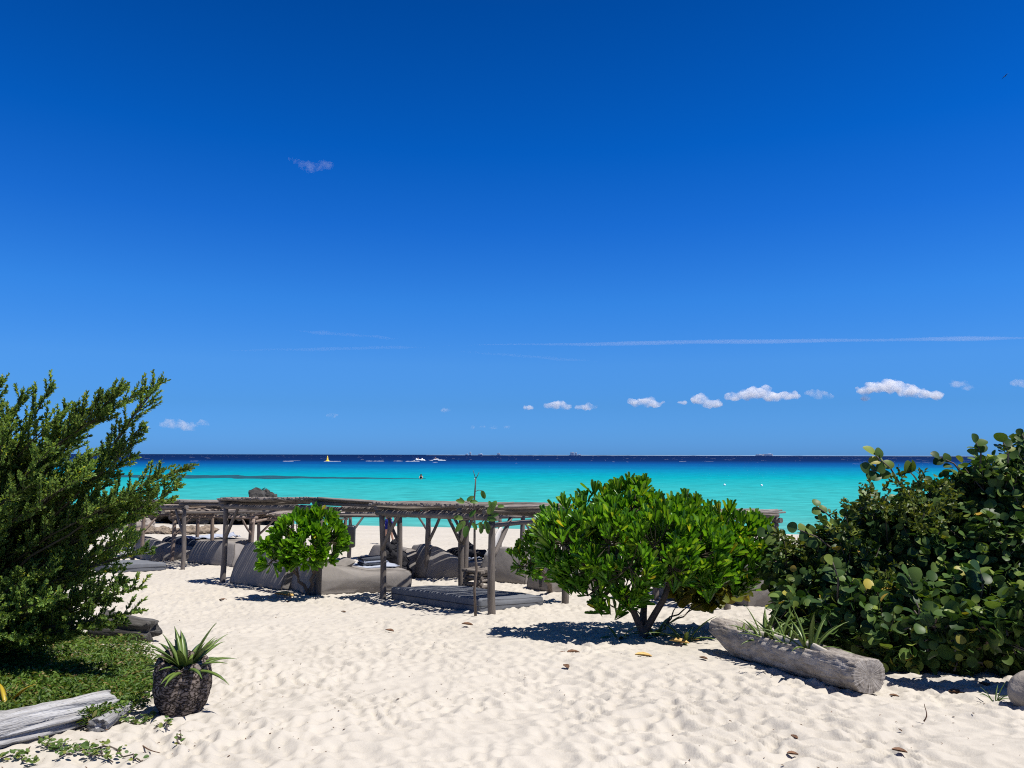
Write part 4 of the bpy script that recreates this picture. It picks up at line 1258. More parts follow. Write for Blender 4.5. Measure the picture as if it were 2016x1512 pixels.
def naupaka(name, base_g, lobes, label, mat, seed, dens, nl=15, ln=.13, wd=.055, r0=.05, upb=.7, inner=.5, nodes=None, nf=3):
    rng = np.random.default_rng(seed)
    e = empty(name, base_g, label, "shrub", "green beach shrubs with paddle leaves")
    mb = MB()
    limbs(mb, base_g, [Vector(c) for c, r in lobes], r0, r0 * .2, seed, nodes=nodes, nf=nf)
    mb.build("trunk", M["bark"], e)
    Ps, Ds = lobe_points(rng, lobes, dens, .80, 1.16)
    P2, D2 = lobe_points(rng, [(c, tuple(x * .66 for x in r)) for c, r in lobes], dens * inner, .8, 1.1)
    Ps = np.concatenate([Ps, P2]); Ds = np.concatenate([Ds, D2])
    pos, d, up, L_, W_ = rosettes(rng, Ps, Ds, nl, ln, wd, upb)
    me = leaves_mesh("crown", NAU, pos, d, up, L_, W_)
    link("crown", me, mat, e)
    mb = MB()                                         # twigs under the rosettes
    cs = np.array([c for c, r in lobes])
    for p_ in Ps[::2]:
        k = np.argmin(np.linalg.norm(cs - p_, axis=1))
        q = Vector(cs[k]); v = Vector(p_)
        mb.tube([v, v.lerp(q, .45) + Vector((0, 0, -.03)), v.lerp(q, .9)], [.006, .007, .009], 4, caps=False)
    mb.build("side_shoots", M["twig"], e)
    return e
g = G(1268, 1253)
naupaka("beach_shrub", g, px_lobes([(1118, 1036, 40, .1), (1175, 1022, 46, .1), (1245, 1014, 54, .1), (1308, 1036, 46, 0), (1112, 1072, 46, -.25), (1200, 1074, 64, -.45), (1290, 1076, 62, -.5), (1372, 1064, 44, .05), (1428, 1050, 44, .15), (1476, 1070, 40, .25),
        (1375, 1096, 54, -.4), (1442, 1112, 46, -.1), (1160, 1124, 46, -.35), (1240, 1116, 48, -.65), (1320, 1114, 42, -.6), (1230, 1060, 74, .7), (1360, 1068, 70, .75), (1170, 1164, 30, -.3), (1130, 1142, 24, -.2), (1202, 1192, 24, -.32), (1228, 1164, 34, -.45), (1400, 1142, 34, -.3), (1455, 1144, 26, 0),
        (1110, 1104, 28, -.2), (1484, 1102, 24, .1), (1240, 1184, 20, -.4)], 9.5),
        "largest dark green shrub on a short trunk, centre of the sand", M["naupaka"], 11, 31, 17, .182, .045, .062, 1.5, .4, nodes=[P(1205, 1150, 9.35), P(1318, 1150, 9.35), P(1262, 1165, 9.8)])
g = G(607, 1173)
naupaka("beach_shrub", g, px_lobes([(545, 1074, 22, 0), (585, 1050, 28, 0), (632, 1044, 28, .1), (612, 1078, 32, -.2), (538, 1104, 17, -.1), (652, 1068, 19, 0), (572, 1096, 20, -.2), (645, 1092, 18, .1)], 14.2), "small bright green shrub on a thin forked trunk before a pergola", M["naupaka_bright"], 12, 34, 13, .215, .072, .045, .7, .3, nf=2)
g = G(1085, 1167)
naupaka("beach_shrub", g, px_lobes([(1022, 1112, 20, 0), (1055, 1088, 30, 0), (1092, 1085, 34, -.1), (1045, 1105, 26, -.2), (1110, 1050, 30, 0)], 13.6), "low green shrub reaching out beside the big one's edge", M["naupaka"], 13, 30, 13, .175, .052, .05, .8, .35, nf=1)

ROUND = leaf_template([0, .06, .2, .4, .6, .8, .94, 1.0], [.08, .26, .43, .5, .49, .39, .21, .05], .22, .22)
def grape_twigs(rng, Ps, Ds, k_leaves, size, upb=.35, stem=.3):
    """short stems each with alternate round leaves"""
    pos, dr, up, S_ = [], [], [], []
    twigs = []
    N_ = len(Ps)
    ax = nrm(Ds + np.array([0, 0, upb]) + rng.normal(size=(N_, 3)) * .35)
    a = nrm(np.cross(ax, rng.normal(size=(N_, 3)))); 
    for k in range(k_leaves):
        f = (k + 1) / k_leaves
        p_ = Ps + ax * (stem * (f - 1))
        sgn = 1 if k % 2 else -1
        d = nrm(a * sgn * rng.uniform(.5, 1.1, (N_, 1)) + ax * (.25 + .5 * f) + rng.normal(size=(N_, 3)) * .3)
        u = nrm(Ds * .5 + np.array([.2, -.05, .8]) + rng.normal(size=(N_, 3)) * .6)
        pos.append(p_ + d * .02); dr.append(d); up.append(u)
        S_.append(size * rng.uniform(.6, 1.15, N_) * (1.1 - .35 * f))
    for i in range(N_):
        twigs.append((Ps[i] - ax[i] * stem * 1.1, Ps[i]))
    return np.concatenate(pos), np.concatenate(dr), np.concatenate(up), np.concatenate(S_), twigs
def grape(name, base_g, lobes, label, mat, seed, dens, size, r0, kl=6, inner=.9, extra=(), group="sea grape shrubs", stem=.28):
    rng = np.random.default_rng(seed)
    e = empty(name, base_g, label, "shrub", group)
    mb = MB(); limbs(mb, base_g, [Vector(c) for c, r in lobes], r0, r0 * .22, seed)
    Ps, Ds = lobe_points(rng, lobes, dens)
    P2, D2 = lobe_points(rng, [(c, tuple(x * .72 for x in r)) for c, r in lobes], dens * inner, .75, 1.1)
    Ps = np.concatenate([Ps, P2]); Ds = np.concatenate([Ds, D2])
    pos, d, up, S_, tw = grape_twigs(rng, Ps, Ds, kl, size, stem=stem)
    ex = [[], [], [], []]
    for (a_, b_, n_, sz) in extra:                     # long sprigs standing clear of the crown
        a_, b_ = Vector(a_), Vector(b_)
        mb.tube([a_, a_.lerp(b_, .5) + Vector((.03, 0, .02)), b_], [.012, .009, .005], 6)
        ax_ = (b_ - a_).normalized()
        for k in range(n_):
            f = .35 + .65 * (k + 1) / n_
            sd = ax_.cross(Vector((0, -1, .3))).normalized() * (1 if k % 2 else -1)
            if k == n_ - 1: sd *= .2
            ex[0].append(a_.lerp(b_, f)); ex[1].append(sd + ax_ * .6 + Vector(rng.normal(size=3) * .2)); ex[2].append(Vector((.2, -.75, .6)) + Vector(rng.normal(size=3) * .35)); ex[3].append(sz * rng.uniform(.8, 1.1))
    if ex[0]:
        pos = np.concatenate([pos, np.array(ex[0])]); d = np.concatenate([d, np.array(ex[1])]); up = np.concatenate([up, np.array(ex[2])]); S_ = np.concatenate([S_, np.array(ex[3])])
    for a_, b_ in tw[::2]:
        mb.tube([Vector(a_), Vector(b_)], [.008, .004], 4, caps=False)
    link("crown", leaves_mesh("crown", ROUND, pos, d, up, S_, S_ * rng.uniform(.95, 1.15, len(S_))), mat, e)
    mb.build("trunk", M["bark"], e)
    return e
g = on_ground(4.9, 8.3)
ex = [(P(1775, 955, 8.4), P(1722, 893, 8.3), 7, .13), (P(1745, 935, 8.4), P(1712, 925, 8.3), 4, .12), (P(1770, 935, 8.2), P(1800, 925, 8.1), 4, .13), (P(1650, 1040, 8.8), P(1608, 995, 8.8), 4, .10), (P(1895, 930, 8.2), P(1850, 898, 8.2), 4, .10),
      (P(1930, 920, 8.0), P(1922, 868, 8.0), 5, .12), (P(1985, 910, 7.8), P(1975, 868, 7.8), 5, .12), (P(2020, 900, 7.8), P(2012, 852, 7.8), 5, .08), (P(1690, 1010, 8.5), P(1715, 968, 8.5), 5, .12), (P(1560, 1080, 9), P(1510, 1045, 9), 5, .12), (P(1640, 1080, 8.3), P(1570, 1040, 8.3), 5, .11)]
grape("sea_grape", g, px_lobes([(1560, 1115, 58, .6), (1640, 1082, 60, .3), (1735, 1055, 74, .3), (1845, 1030, 86, .1), (1950, 992, 90, -.1), (2060, 965, 110, -.1), (1590, 1185, 62, 0), (1700, 1140, 80, -.1), (1830, 1110, 90, -.2), (1960, 1100, 110, -.4), (2090, 1120, 130, -.4),
        (1750, 1100, 105, .9), (1900, 1090, 125, .8), (2050, 1080, 140, .6)], 8.3), "tall dark shrub with round leathery leaves rising behind the log planter", M["grape"], 21, 60, .112, .07, 6, .8, ex)
g = on_ground(3.9, 7.0)
grape("sea_grape", g, px_lobes([(1560, 1205, 36, .6), (1640, 1225, 55, .3), (1740, 1245, 66, 0), (1850, 1250, 72, -.1), (1955, 1250, 76, -.2), (2060, 1250, 90, -.3), (1690, 1190, 50, .2), (1800, 1190, 55, .1), (1920, 1180, 60, 0), (1880, 1285, 40, -.25), (1780, 1278, 36, -.15), (1980, 1280, 40, -.3), (1830, 1232, 34, -.75), (1900, 1225, 40, -.9), (1985, 1220, 44, -1.0), (2060, 1200, 60, -1.1)], 7.1),  # nearest lobes, last in the list, are overhang added to shade the sand
      "lower sea grape thicket spilling over the log planter", M["grape"], 22, 72, .118, .04, 6, .6, [(P(1650, 1180, 7.3), P(1640, 1105, 7.2), 5, .12), (P(1800, 1200, 7.1), P(1790, 1130, 7.0), 5, .14), (P(1930, 1180, 6.9), P(1930, 1120, 6.8), 5, .13)])
g = G(1310, 1238)
grape("sea_grape", g, px_lobes([(1350, 1152, 24, 0), (1395, 1165, 26, 0), (1440, 1150, 26, .1), (1400, 1145, 30, .1)], 10.3), "yellowing sea grape branch hanging below the big green shrub", M["grape_yellow"], 23, 36, .19, .016, 5, .4)
# fine leaved yellow-green shrub growing through the sea grape
TINY = leaf_template([0, .4, .8, 1.0], [.12, .5, .4, .1], .2, .1)
def tiny_shrub(specs, Y0, label, seed, dens, size, base_g, mat="tiny"):
    rng = np.random.default_rng(seed)
    lobes = px_lobes(specs, Y0)
    e = empty("fine_leaved_shrub", base_g, label, "shrub", "fine leaved shrubs in the thicket")
    mb = MB(); limbs(mb, base_g, [Vector(c) for c, r in lobes], .025, .006, seed); mb.build("stems", M["twig"], e)
    Ps, Ds = lobe_points(rng, lobes, dens, .3, 1.05)
    N_ = len(Ps); K = 14
    pos, d, up = [], [], []
    ax = nrm(Ds + np.array([0, 0, .6]) + rng.normal(size=(N_, 3)) * .4)
    for k in range(K):
        pos.append(Ps + ax * (.14 * k / K - .1)); d.append(nrm(ax * .6 + rng.normal(size=(N_, 3)) * .8)); up.append(nrm(rng.normal(size=(N_, 3)) + np.array([0, 0, .8])))
    pos, d, up = map(np.concatenate, (pos, d, up))
    s_ = size * rng.uniform(.6, 1.2, len(pos))
    link("crown", leaves_mesh("crown", TINY, pos, d, up, s_, s_ * .55), M[mat], e)
tiny_shrub([(1740, 975, 42, 0), (1790, 968, 46, 0), (1845, 985, 42, 0), (1665, 1015, 40, .1), (1820, 1010, 40, -.3)], 8.0, "fine leaved yellow-green shrub topping the sea grape", 31, 90, .05, on_ground(4.3, 8.4))
tiny_shrub([(1545, 1065, 26, 0), (1590, 1055, 30, 0), (1620, 1105, 30, -.2)], 8.6, "fine leaved shrub at the edge nearest the pergola corner", 32, 70, .06, on_ground(3.4, 8.9))
tiny_shrub([(1720, 1150, 34, 0), (1745, 1120, 30, 0)], 7.3, "small fine leaved sprig inside the dark hollow of the sea grape", 33, 60, .05, on_ground(3.6, 7.6))

# ------------------------------------------------------------------ feathery cedar shrub
def cedar():
    rng = np.random.default_rng(41); rnd = random.Random(41)
    base = on_ground(-5.0, 7.3)
    e = empty("feathery_shrub", base, "tall feathery dark green shrub with tiny needle-like leaves and upswept sprays", "shrub")
    tips = [(2, 752, 6.4), (45, 772, 6.3), (104, 757, 6.2), (122, 815, 6.2), (136, 800, 6.4), (168, 804, 6.3), (212, 778, 6.2), (233, 768, 6.2), (250, 762, 6.1), (285, 768, 6.1), (318, 752, 6.0), (283, 838, 6.2), (272, 870, 6.2), (268, 897, 6.3), (372, 918, 6.0), (322, 928, 6.2),
            (358, 958, 6.0), (300, 975, 6.3), (340, 985, 6.3), (292, 1012, 6.3), (262, 1052, 6.4), (300, 1082, 6.2), (282, 1158, 6.0), (255, 1145, 6.2), (283, 1205, 6.0), (240, 1120, 6.4), (222, 1090, 6.6), (250, 1230, 6.2), (215, 1180, 6.2), (190, 1235, 6.1), (265, 1060, 6.1)]
    by = [760, 800, 860, 900, 950, 1000, 1050, 1100, 1150, 1200, 1250, 1300]
    bx = [40, 70, 170, 225, 262, 268, 235, 205, 185, 185, 175, 150]
    while len(tips) < 260:
        py = rnd.uniform(790, 1285); px = rnd.uniform(-240, 1) if rnd.random() < .3 else rnd.uniform(-60, np.interp(py, by, bx))
        if py < 880 and 60 < px < 195: continue
        if py < 830 and px > -10 and rnd.random() < .5: continue
        tips.append((px, py, rnd.uniform(5.9, 7.6)))
    stems = MB()
    tw = []                                         # (p0, p1, leaves)
    for i, (px, py, Y) in enumerate(tips):
        t_ = P(px, py, Y)
        if t_.z < gz(t_.x, t_.y) + .12: t_.z = gz(t_.x, t_.y) + .15
        st = base + Vector((rnd.uniform(-.9, .35), rnd.uniform(-.5, .5), 0)); st.z = gz(st.x, st.y)
        c1 = st + Vector(((t_.x - st.x) * .25, (t_.y - st.y) * .4, max(.2, (t_.z - st.z) * .55)))
        def bez(f): return st * (1 - f) ** 2 + c1 * 2 * f * (1 - f) + t_ * f * f
        pts = [bez(k / 9) + Vector((rnd.uniform(-.02, .02), rnd.uniform(-.02, .02), rnd.uniform(-.02, .02))) * (k < 9) for k in range(10)]
        stems.tube(pts, [.022 * (1 - .87 * k / 9) for k in range(10)], 6, .05, i)
        L_ = (t_ - st).length
        reach = min(L_ * .72, 1.0)
        ns = int(reach / .034)
        for k in range(ns):
            back = reach * (k + rnd.random() * .6) / ns
            f = 1 - back / L_
            p0 = bez(f); ax = (bez(min(1, f + .02)) - bez(f - .02)).normalized()
            if k == 0:
                tw.append((bez(1 - .22 / L_), t_ + ax * .02)); continue
            sd = ax.cross(Vector((rnd.uniform(-1, 1), rnd.uniform(-1, 1), rnd.uniform(-1, 1)))).normalized()
            d = (ax * .75 + sd * .6 + Vector((.05, 0, .38))).normalized()
            ln = min(.10 + back * .42, .26) * rnd.uniform(.65, 1.1)
            tw.append((p0, p0 + d * ln))
            stems.tube([p0, p0 + d * ln], [.004, .002], 4, caps=False)
    stems.build("branches", M["twig"], e)
    pos, dr, up = [], [], []
    for a_, b_ in tw:
        a_, b_ = np.array(a_), np.array(b_)
        L_ = np.linalg.norm(b_ - a_); n_ = max(8, int(L_ / .0038))
        f = np.sort(rng.uniform(.05, 1.0, n_)) ** .8
        ax = (b_ - a_) / L_
        rd = rng.normal(size=(n_, 3)); rd = nrm(rd - ax * (rd @ ax)[:, None])
        sp = .75 - .35 * (f > .92)
        pos.append(a_ + (b_ - a_) * f[:, None]); dr.append(nrm(ax * .75 + rd * sp[:, None] + np.array([0, 0, .12]))); up.append(nrm(rd * -.3 + ax + rng.normal(size=(n_, 3)) * .3))
    pos, dr, up = map(np.concatenate, (pos, dr, up))
    N_ = len(pos)
    T = leaf_template([0, .55, 1.0], [.25, .5, .22], .2, .05)
    ln = rng.uniform(.020, .036, N_)
    link("foliage", leaves_mesh("foliage", T, pos, dr, up, ln, ln * .46), M["cedar"], e)
cedar()

# ------------------------------------------------------------------ strap leaved plants
def strap_plant(name, c, n_, ln, wd, spread, label, seed, mat="strap", cat="plant", group=None, upr=.9, lean=(0, 0)):
    rnd = random.Random(seed)
    c = Vector(c)
    e = empty(name, c, label, cat, group)
    for k in range(n_):
        az = k * 2.4 + rnd.uniform(-.4, .4)
        f = (k + .5) / n_
        el = upr * (1.45 - 1.15 * f * spread) + rnd.uniform(-.12, .12)
        L_ = ln * rnd.uniform(.7, 1.1)
        mb = MB(); seg = 8
        d = Vector((math.cos(az), math.sin(az), 0)); sd = Vector((-d.y, d.x, 0))
        p = c + d * .02; ang = el
        pts = []
        for i in range(seg + 1):
            t = i / seg
            w_ = wd * (.55 + .9 * math.sin(math.pi * min(1, t * 1.05 + .12)) ** .8 * .5) * (1 if t < .72 else max(.03, (1 - t) / .28) ** .7)
            v = d * math.cos(ang) + Vector((0, 0, 1)) * math.sin(ang) + Vector((lean[0], lean[1], 0)) * .3
            nn = sd.cross(v)
            b0 = len(mb.v)
            th = .0035 * (1 - t) + .001
            mb.v += [p - sd * w_ + nn * w_ * .35, p - nn * th, p + sd * w_ + nn * w_ * .35, p + nn * th]
            if i:
                a0 = b0 - 4
                for q0, q1 in ((0, 1), (1, 2), (2, 3), (3, 0)):
                    mb.face((a0 + q0, a0 + q1, b0 + q1, b0 + q0))
            p = p + v.normalized() * L_ / seg
            ang -= (.03 + .10 * (1 - upr * .6) + .07 * f) * rnd.uniform(.7, 1.3)
        mb.build("leaf", M[mat], e)
    return e

# burnt stump planter
g = G(352, 1401)
Ys = g.y
e = empty("stump_planter", g, "cracked dark palm stump used as a planter for a spiky plant", "planter")
k = pxm(Ys)
mb = MB(); n_ = 48
prof = [(38, -4), (44, 6), (49, 22), (52, 40), (53, 58), (51, 74), (46, 88), (43, 95), (36, 95), (32, 84), (28, 66), (0.5, 62)]
for i, (r, z) in enumerate(prof):
    for j in range(n_):
        a = 2 * math.pi * j / n_
        d = Vector((math.cos(a), math.sin(a), z / 60))
        w_ = 1 + .07 * mnoise.noise(d * 1.6 + Vector((3, 1, 0))) + .035 * mnoise.noise(d * 6)
        notch = math.exp(-((a - 4.95) / .22) ** 2)             # split in the front wall
        w_ *= 1 - .16 * notch * (1 if z > 10 else .4)
        zz = z + (14 * math.exp(-((a - 2.5) / .7) ** 2) - 16 * notch - 6 * math.exp(-((a - 5.6) / .5) ** 2)) * max(0, (z - 60)) / 35
        mb.v.append(g + Vector((math.cos(a) * r * w_ * k, math.sin(a) * r * w_ * k + .05, zz * k)))
for i in range(len(prof) - 1):
    for j in range(n_):
        q = (j + 1) % n_
        mb.face((i * n_ + j, i * n_ + q, (i + 1) * n_ + q, (i + 1) * n_ + j))
o = mb.build("stump", M["char"], e)
sb = o.modifiers.new("sub", 'SUBSURF'); sb.levels = 2; sb.render_levels = 2
tx = bpy.data.textures.new("stump", 'CLOUDS'); tx.noise_scale = .05; tx.noise_depth = 3
dm = o.modifiers.new("rough", 'DISPLACE'); dm.texture = tx; dm.strength = .025; dm.texture_coords = 'GLOBAL'
mb = MB(); mb.blob(g + Vector((0, .05, 70 * k)), 34 * k, 34 * k, 8 * k, 16, 8, .2); mb.build("soil", M["soil"], e)
strap_plant("spider_lily", g + Vector((.02, .04, .23)), 38, .37, .024, .86, "spiky strap-leaved plant growing from the dark stump", 5, upr=.92)

# driftwood log in the corner
def ridged_log(name, a, b, r0, r1, mat, label, cat, seed, sag=0, tip=0.25, flat=.8, n=40, seg=44, amp=.3):
    a, b = Vector(a), Vector(b)
    ax = (b - a).normalized(); up = Vector((0, 0, 1)); sd = ax.cross(up).normalized(); up = sd.cross(ax)
    mb = MB(); L_ = (b - a).length
    for i in range(seg + 1):
        t = i / seg
        r = r0 + (r1 - r0) * t
        for j in range(n):
            an = 2 * math.pi * j / n
            rid = mnoise.noise(Vector((math.cos(an) * 2.6, math.sin(an) * 2.6, t * L_ * 1.1 + seed))) + .6 * mnoise.noise(Vector((math.cos(an) * 7, math.sin(an) * 7, t * L_ * 2.2 + seed))) - 1.5 * max(0, .28 - abs(mnoise.noise(Vector((math.cos(an) * 4.5, math.sin(an) * 4.5, t * L_ * 1.3 + seed * 2)))) * 2)
            rr = r * (1 + amp * rid)
            ex_ = tip * (mnoise.noise(Vector((math.cos(an) * 1.5, math.sin(an) * 1.5, seed + 5)))) * (t ** 6) * 1.2 - tip * .6 * (-t + 1) ** 10
            mb.v.append(a + ax * (t * L_ + ex_) + sd * math.cos(an) * rr + up * math.sin(an) * rr * flat)
    for i in range(seg):
        for j in range(n):
            q = (j + 1) % n
            c0 = 2 * math.pi * r0 / n
            mb.face((i * n + j, i * n + q, (i + 1) * n + q, (i + 1) * n + j), [(j * c0, i / seg * L_), ((j + 1) * c0, i / seg * L_), ((j + 1) * c0, (i + 1) / seg * L_), (j * c0, (i + 1) / seg * L_)])
    for base, inv_ in ((0, True), (seg * n, False)):
        prev = [base + j for j in range(n)]
        cc = sum((mb.v[q] for q in prev), Vector()) / n - ax * (.02 if not inv_ else -.02)
        for s_ in (.66, .33):
            cur = []
            for q0 in [base + j for j in range(n)]:
                cur.append(len(mb.v)); mb.v.append(cc + (mb.v[q0] - cc) * s_ + ax * .02 * mnoise.noise(mb.v[q0] * 20))
            for j in range(n):
                q = (j + 1) % n
                f = (prev[j], prev[q], cur[q], cur[j])
                mb.face(f[::-1] if inv_ else f, [(.3 * j, 0), (.3 * j + .3, 0), (.3 * j + .3, .1), (.3 * j, .1)])
            prev = cur
        ci = len(mb.v); mb.v.append(cc)
        for j in range(n):
            q = (j + 1) % n
            f = (prev[j], prev[q], ci); mb.face(f[::-1] if inv_ else f)
    return tag(mb.build(name, mat), label, cat)
a = on_ground(-3.10, 3.75); b = on_ground(-2.64, 5.12)
a.z += .085; b.z += .04
ridged_log("driftwood_log", a, b, .138, .115, M["drift"], "weathered pale driftwood log with deep cracks and a broken end", "log", 3, tip=.12, n=64, seg=60, flat=.85, amp=.34)
a = G(198, 1436); b = G(252, 1401)
a.z += .025; b.z += .03
ridged_log("driftwood_splinter", a, b, .058, .04, M["drift"], "short splintered piece at the broken end of the pale driftwood log", "log", 8, tip=.08, amp=.4, n=32, seg=32)
a = G(200, 1270) + Vector((0, .1, .16)); b = G(288, 1272) + Vector((0, .1, .12))
ridged_log("dark_log", a, b, .22, .15, M["dark_log"], "dark weathered log section under the feathery shrub's tips", "log", 12, tip=.1, amp=.25)

# hollow log planter
def log_planter():
    a, b = G(1436, 1290), G(1698, 1366)
    a = a + Vector((.10, .05, 0)); b = b + Vector((.02, .10, 0))
    dl = (b - a).normalized(); a = a - dl * .16 - Vector((.04, 0, 0)); b = b + dl * .05 + Vector((.05, 0, 0))
    a.z, b.z = gz(a.x, a.y), gz(b.x, b.y)
    ax = b - a; ax.z = 0; L_ = ax.length; ax.normalize()
    sd = Vector((ax.y, -ax.x, 0))                       # towards the open sand is -sd or +sd
    e = empty("log_planter", a, "long hollowed grey log used as a planter on the sand", "planter")
    mb = MB(); n = 90; seg = 120
    za, zb = a.z, b.z
    for i in range(seg + 1):
        t = i / seg
        r = .185 + (.148 - .185) * t
        c = a + ax * (t * L_); c.z = za + (zb - za) * t + r * .93
        prow = max(0, 1 - t / .16)
        for j in range(n):
            an = 2 * math.pi * j / n
            x, z = math.cos(an), math.sin(an)
            rr = r * (1 + .09 * mnoise.noise(Vector((x * 1.6, z * 1.6, t * 4))) + .05 * mnoise.noise(Vector((x * 4, z * 4, t * 11))) - .30 * max(0, .22 - abs(mnoise.noise(Vector((x * 2.4, z * 2.4, t * 5 + 7)))) * 2) - .07 * max(0, mnoise.noise(Vector((x * 7, z * 7, t * 26)))))
            z2 = z
            if z > .72: z2 = .72 + (z - .72) * .35            # planed top
            tr = min(1, max(0, (t - .10) / .05)) * min(1, max(0, (.80 - t) / .06))
            if z > .25 and abs(x) < .70: z2 = z2 - tr * .75 * min(1, (.70 - abs(x)) / .12)
            if z2 < .3: z2 = z2 + prow ** 1.5 * (.3 - z2) * .8   # undercut end
            x2 = x * (1 - .15 * prow)
            mb.v.append(c + sd * x2 * rr + Vector((0, 0, z2 * rr)) - ax * prow * (.06 * (z2 + 1)))
    for i in range(seg):
        for j in range(n):
            q = (j + 1) % n
            c0 = 2 * math.pi * .17 / n
            mb.face((i * n + j, i * n + q, (i + 1) * n + q, (i + 1) * n + j), [(j * c0, i / seg * L_), ((j + 1) * c0, i / seg * L_), ((j + 1) * c0, (i + 1) / seg * L_), (j * c0, (i + 1) / seg * L_)])
    ci = len(mb.v); mb.v.append(sum((mb.v[j] for j in range(n)), Vector()) / n)
    for j in range(n): mb.face(((j + 1) % n, j, ci), [(j * .02, 0), (j * .02 + .02, 0), (j * .02, .1)])
    ring = [mb.v[seg * n + j].copy() for j in range(n)]
    mb.build("log_shell", M["log"], e)
    # sawn end with its own axis
    cc = sum(ring, Vector()) / n
    q = Matrix((sd, Vector((0, 0, 1)), sd.cross(Vector((0, 0, 1))))).transposed()
    me_v = []; fs = []
    qi = q.inverted()
    for s_, dz in ((1.0, 0.0), (.97, .012), (.7, .016), (.4, .014), (.15, .012)):
        for v in ring:
            lv = qi @ (v - cc)
            me_v.append(Vector((lv.x * s_, lv.y * s_, lv.z * s_)) + qi @ (ax * dz))
    for i in range(4):
        for j in range(n):
            k_ = (j + 1) % n
            fs.append((i * n + j, i * n + k_, (i + 1) * n + k_, (i + 1) * n + j))
    fs.append(tuple(4 * n + j for j in range(n)))
    me = bpy.data.meshes.new("sawn_end"); me.from_pydata([tuple(v) for v in me_v], [], fs); me.update()
    o = bpy.data.objects.new("sawn_end", me); COL.objects.link(o); me.materials.append(M["sawn"])
    o.parent = e
    o.matrix_parent_inverse = Matrix.Translation(e.location).inverted()
    o.matrix_basis = Matrix.LocRotScale(cc, q.to_quaternion(), None)
    mb = MB()
    pts = [a + ax * (L_ * t) + Vector((0, 0, (zb - za) * t + .185)) for t in (.12, .3, .5, .7, .8)]
    mb.tube(pts, [.08, .115, .11, .10, .06], 12, .1, 4, flat=.25); mb.build("soil", M["sand"], e)
    return a, b, ax, sd, L_
la, lb, lax, lsd, lL = log_planter()
def inlog(t, w=0.0): 
    p = la + lax * (lL * t) + lsd * w
    p.z = la.z + (lb.z - la.z) * t + .19
    return p
STR = "strap-leaved plants in the log planter"
for i, (t, n_, ln, w_, lab) in enumerate(((.16, 8, .20, .010, "tiny dark tuft at the far end of the log planter"), (.34, 13, .40, .014, "tall pale green tuft nearest the middle of the log planter"), (.44, 12, .34, .014, "leaning grassy tuft behind the log planter's rim"),
                                          (.52, 9, .30, .012, "short sparse tuft low in the log planter"), (.66, 14, .44, .014, "upright tuft closest to the log's sawn end"))):
    strap_plant("planter_tuft", inlog(t), n_, ln, w_ * 1.5, .75, lab, 60 + i, group=STR, upr=1.0)
for i, (px, py, n_, ln, lab, mt) in enumerate(((1292, 1252, 12, .46, "dark spiky plant at the foot of the big green shrub", "strap"), (1350, 1262, 9, .52, "arching strap-leaved plant on sand beside the log's far end", "strap"), (1220, 1255, 5, .34, "low arching leaves on the shaded side of the big shrub's trunk", "strap"))):
    strap_plant("sand_lily", G(px, py) + Vector((0, 0, -.02)), n_, ln, .024, .95, lab, 80 + i, mt, group="lilies around the big shrub", upr=.75)
strap_plant("yellow_lily", P(14, 1392, 5.2), 3, .30, .022, .75, "arching yellow-edged strap leaves over the ground cover", 91, "strap_yellow", upr=.8)
# sapling
g = G(938, 1216)
e = empty("sapling", g, "thin bare sapling stake with a few round leaves before the pergola", "sapling")
Yt = g.y
def sp_(px, py, dy=0): return P(px, py, Yt + dy)
mb = MB()
mb.tube([g + Vector((0, 0, -.1)), sp_(935, 1160), sp_(939, 1120), sp_(935, 1080), sp_(935, 1030), sp_(934, 990), sp_(936, 960), sp_(937, 943)], [.022, .02, .019, .018, .016, .013, .011, .009], 8, .06)
mb.tube([sp_(937, 943), sp_(934, 934), sp_(932, 926)], [.007, .006, .003], 5); mb.tube([sp_(937, 943), sp_(941, 936), sp_(944, 929)], [.007, .006, .003], 5)
mb.tube([sp_(936, 968), sp_(943, 965), sp_(949, 966)], [.006, .005, .004], 5)
mb.tube([sp_(935, 1030), sp_(922, 1022), sp_(912, 1020)], [.009, .007, .004], 5)
mb.tube([sp_(935, 1035), sp_(950, 1028), sp_(962, 1012), sp_(970, 990)], [.010, .008, .006, .003], 5)
mb.tube([sp_(934, 1000), sp_(925, 992, .3), sp_(915, 988, .5)], [.008, .006, .004], 5)
mb.build("stem", M["bark"], e)
pos, d, up, s_ = [], [], [], []
rnd = random.Random(77)
for px, py, dx, dz, sz in ((949, 966, .3, -.8, .14), (912, 1022, -.8, .2, .15), (916, 1026, -.5, -.6, .17), (925, 1018, .4, .5, .14), (908, 1030, -.4, -.8, .16), (930, 1030, .5, -.6, .13), (920, 1036, -.2, -1, .18), (945, 1028, .3, -.9, .14), (955, 1026, .5, -.8, .16), (950, 1035, -.2, -1, .13), (962, 1012, .4, .7, .2),
                          (966, 1004, .5, .8, .17), (960, 1020, .7, -.1, .15), (969, 1000, -.3, .7, .12), (958, 1034, .3, -1, .14), (915, 989, -.7, .2, .14), (920, 987, .5, .4, .13), (912, 990, -.3, .5, .1), (926, 988, .8, 0, .13), (968, 1015, .8, .2, .12), (980, 997, .8, .05, .11)):
    pos.append(sp_(px, py, -.03)); d.append((dx, rnd.uniform(-.4, .1), dz)); up.append((rnd.uniform(-.3, .4), -.8, rnd.uniform(.1, .7))); s_.append(sz)
s_ = np.array(s_)
link("leaves", leaves_mesh("leaves", ROUND, [tuple(p) for p in pos], d, up, s_ * .95, s_ * .52), M["sapling"], e)

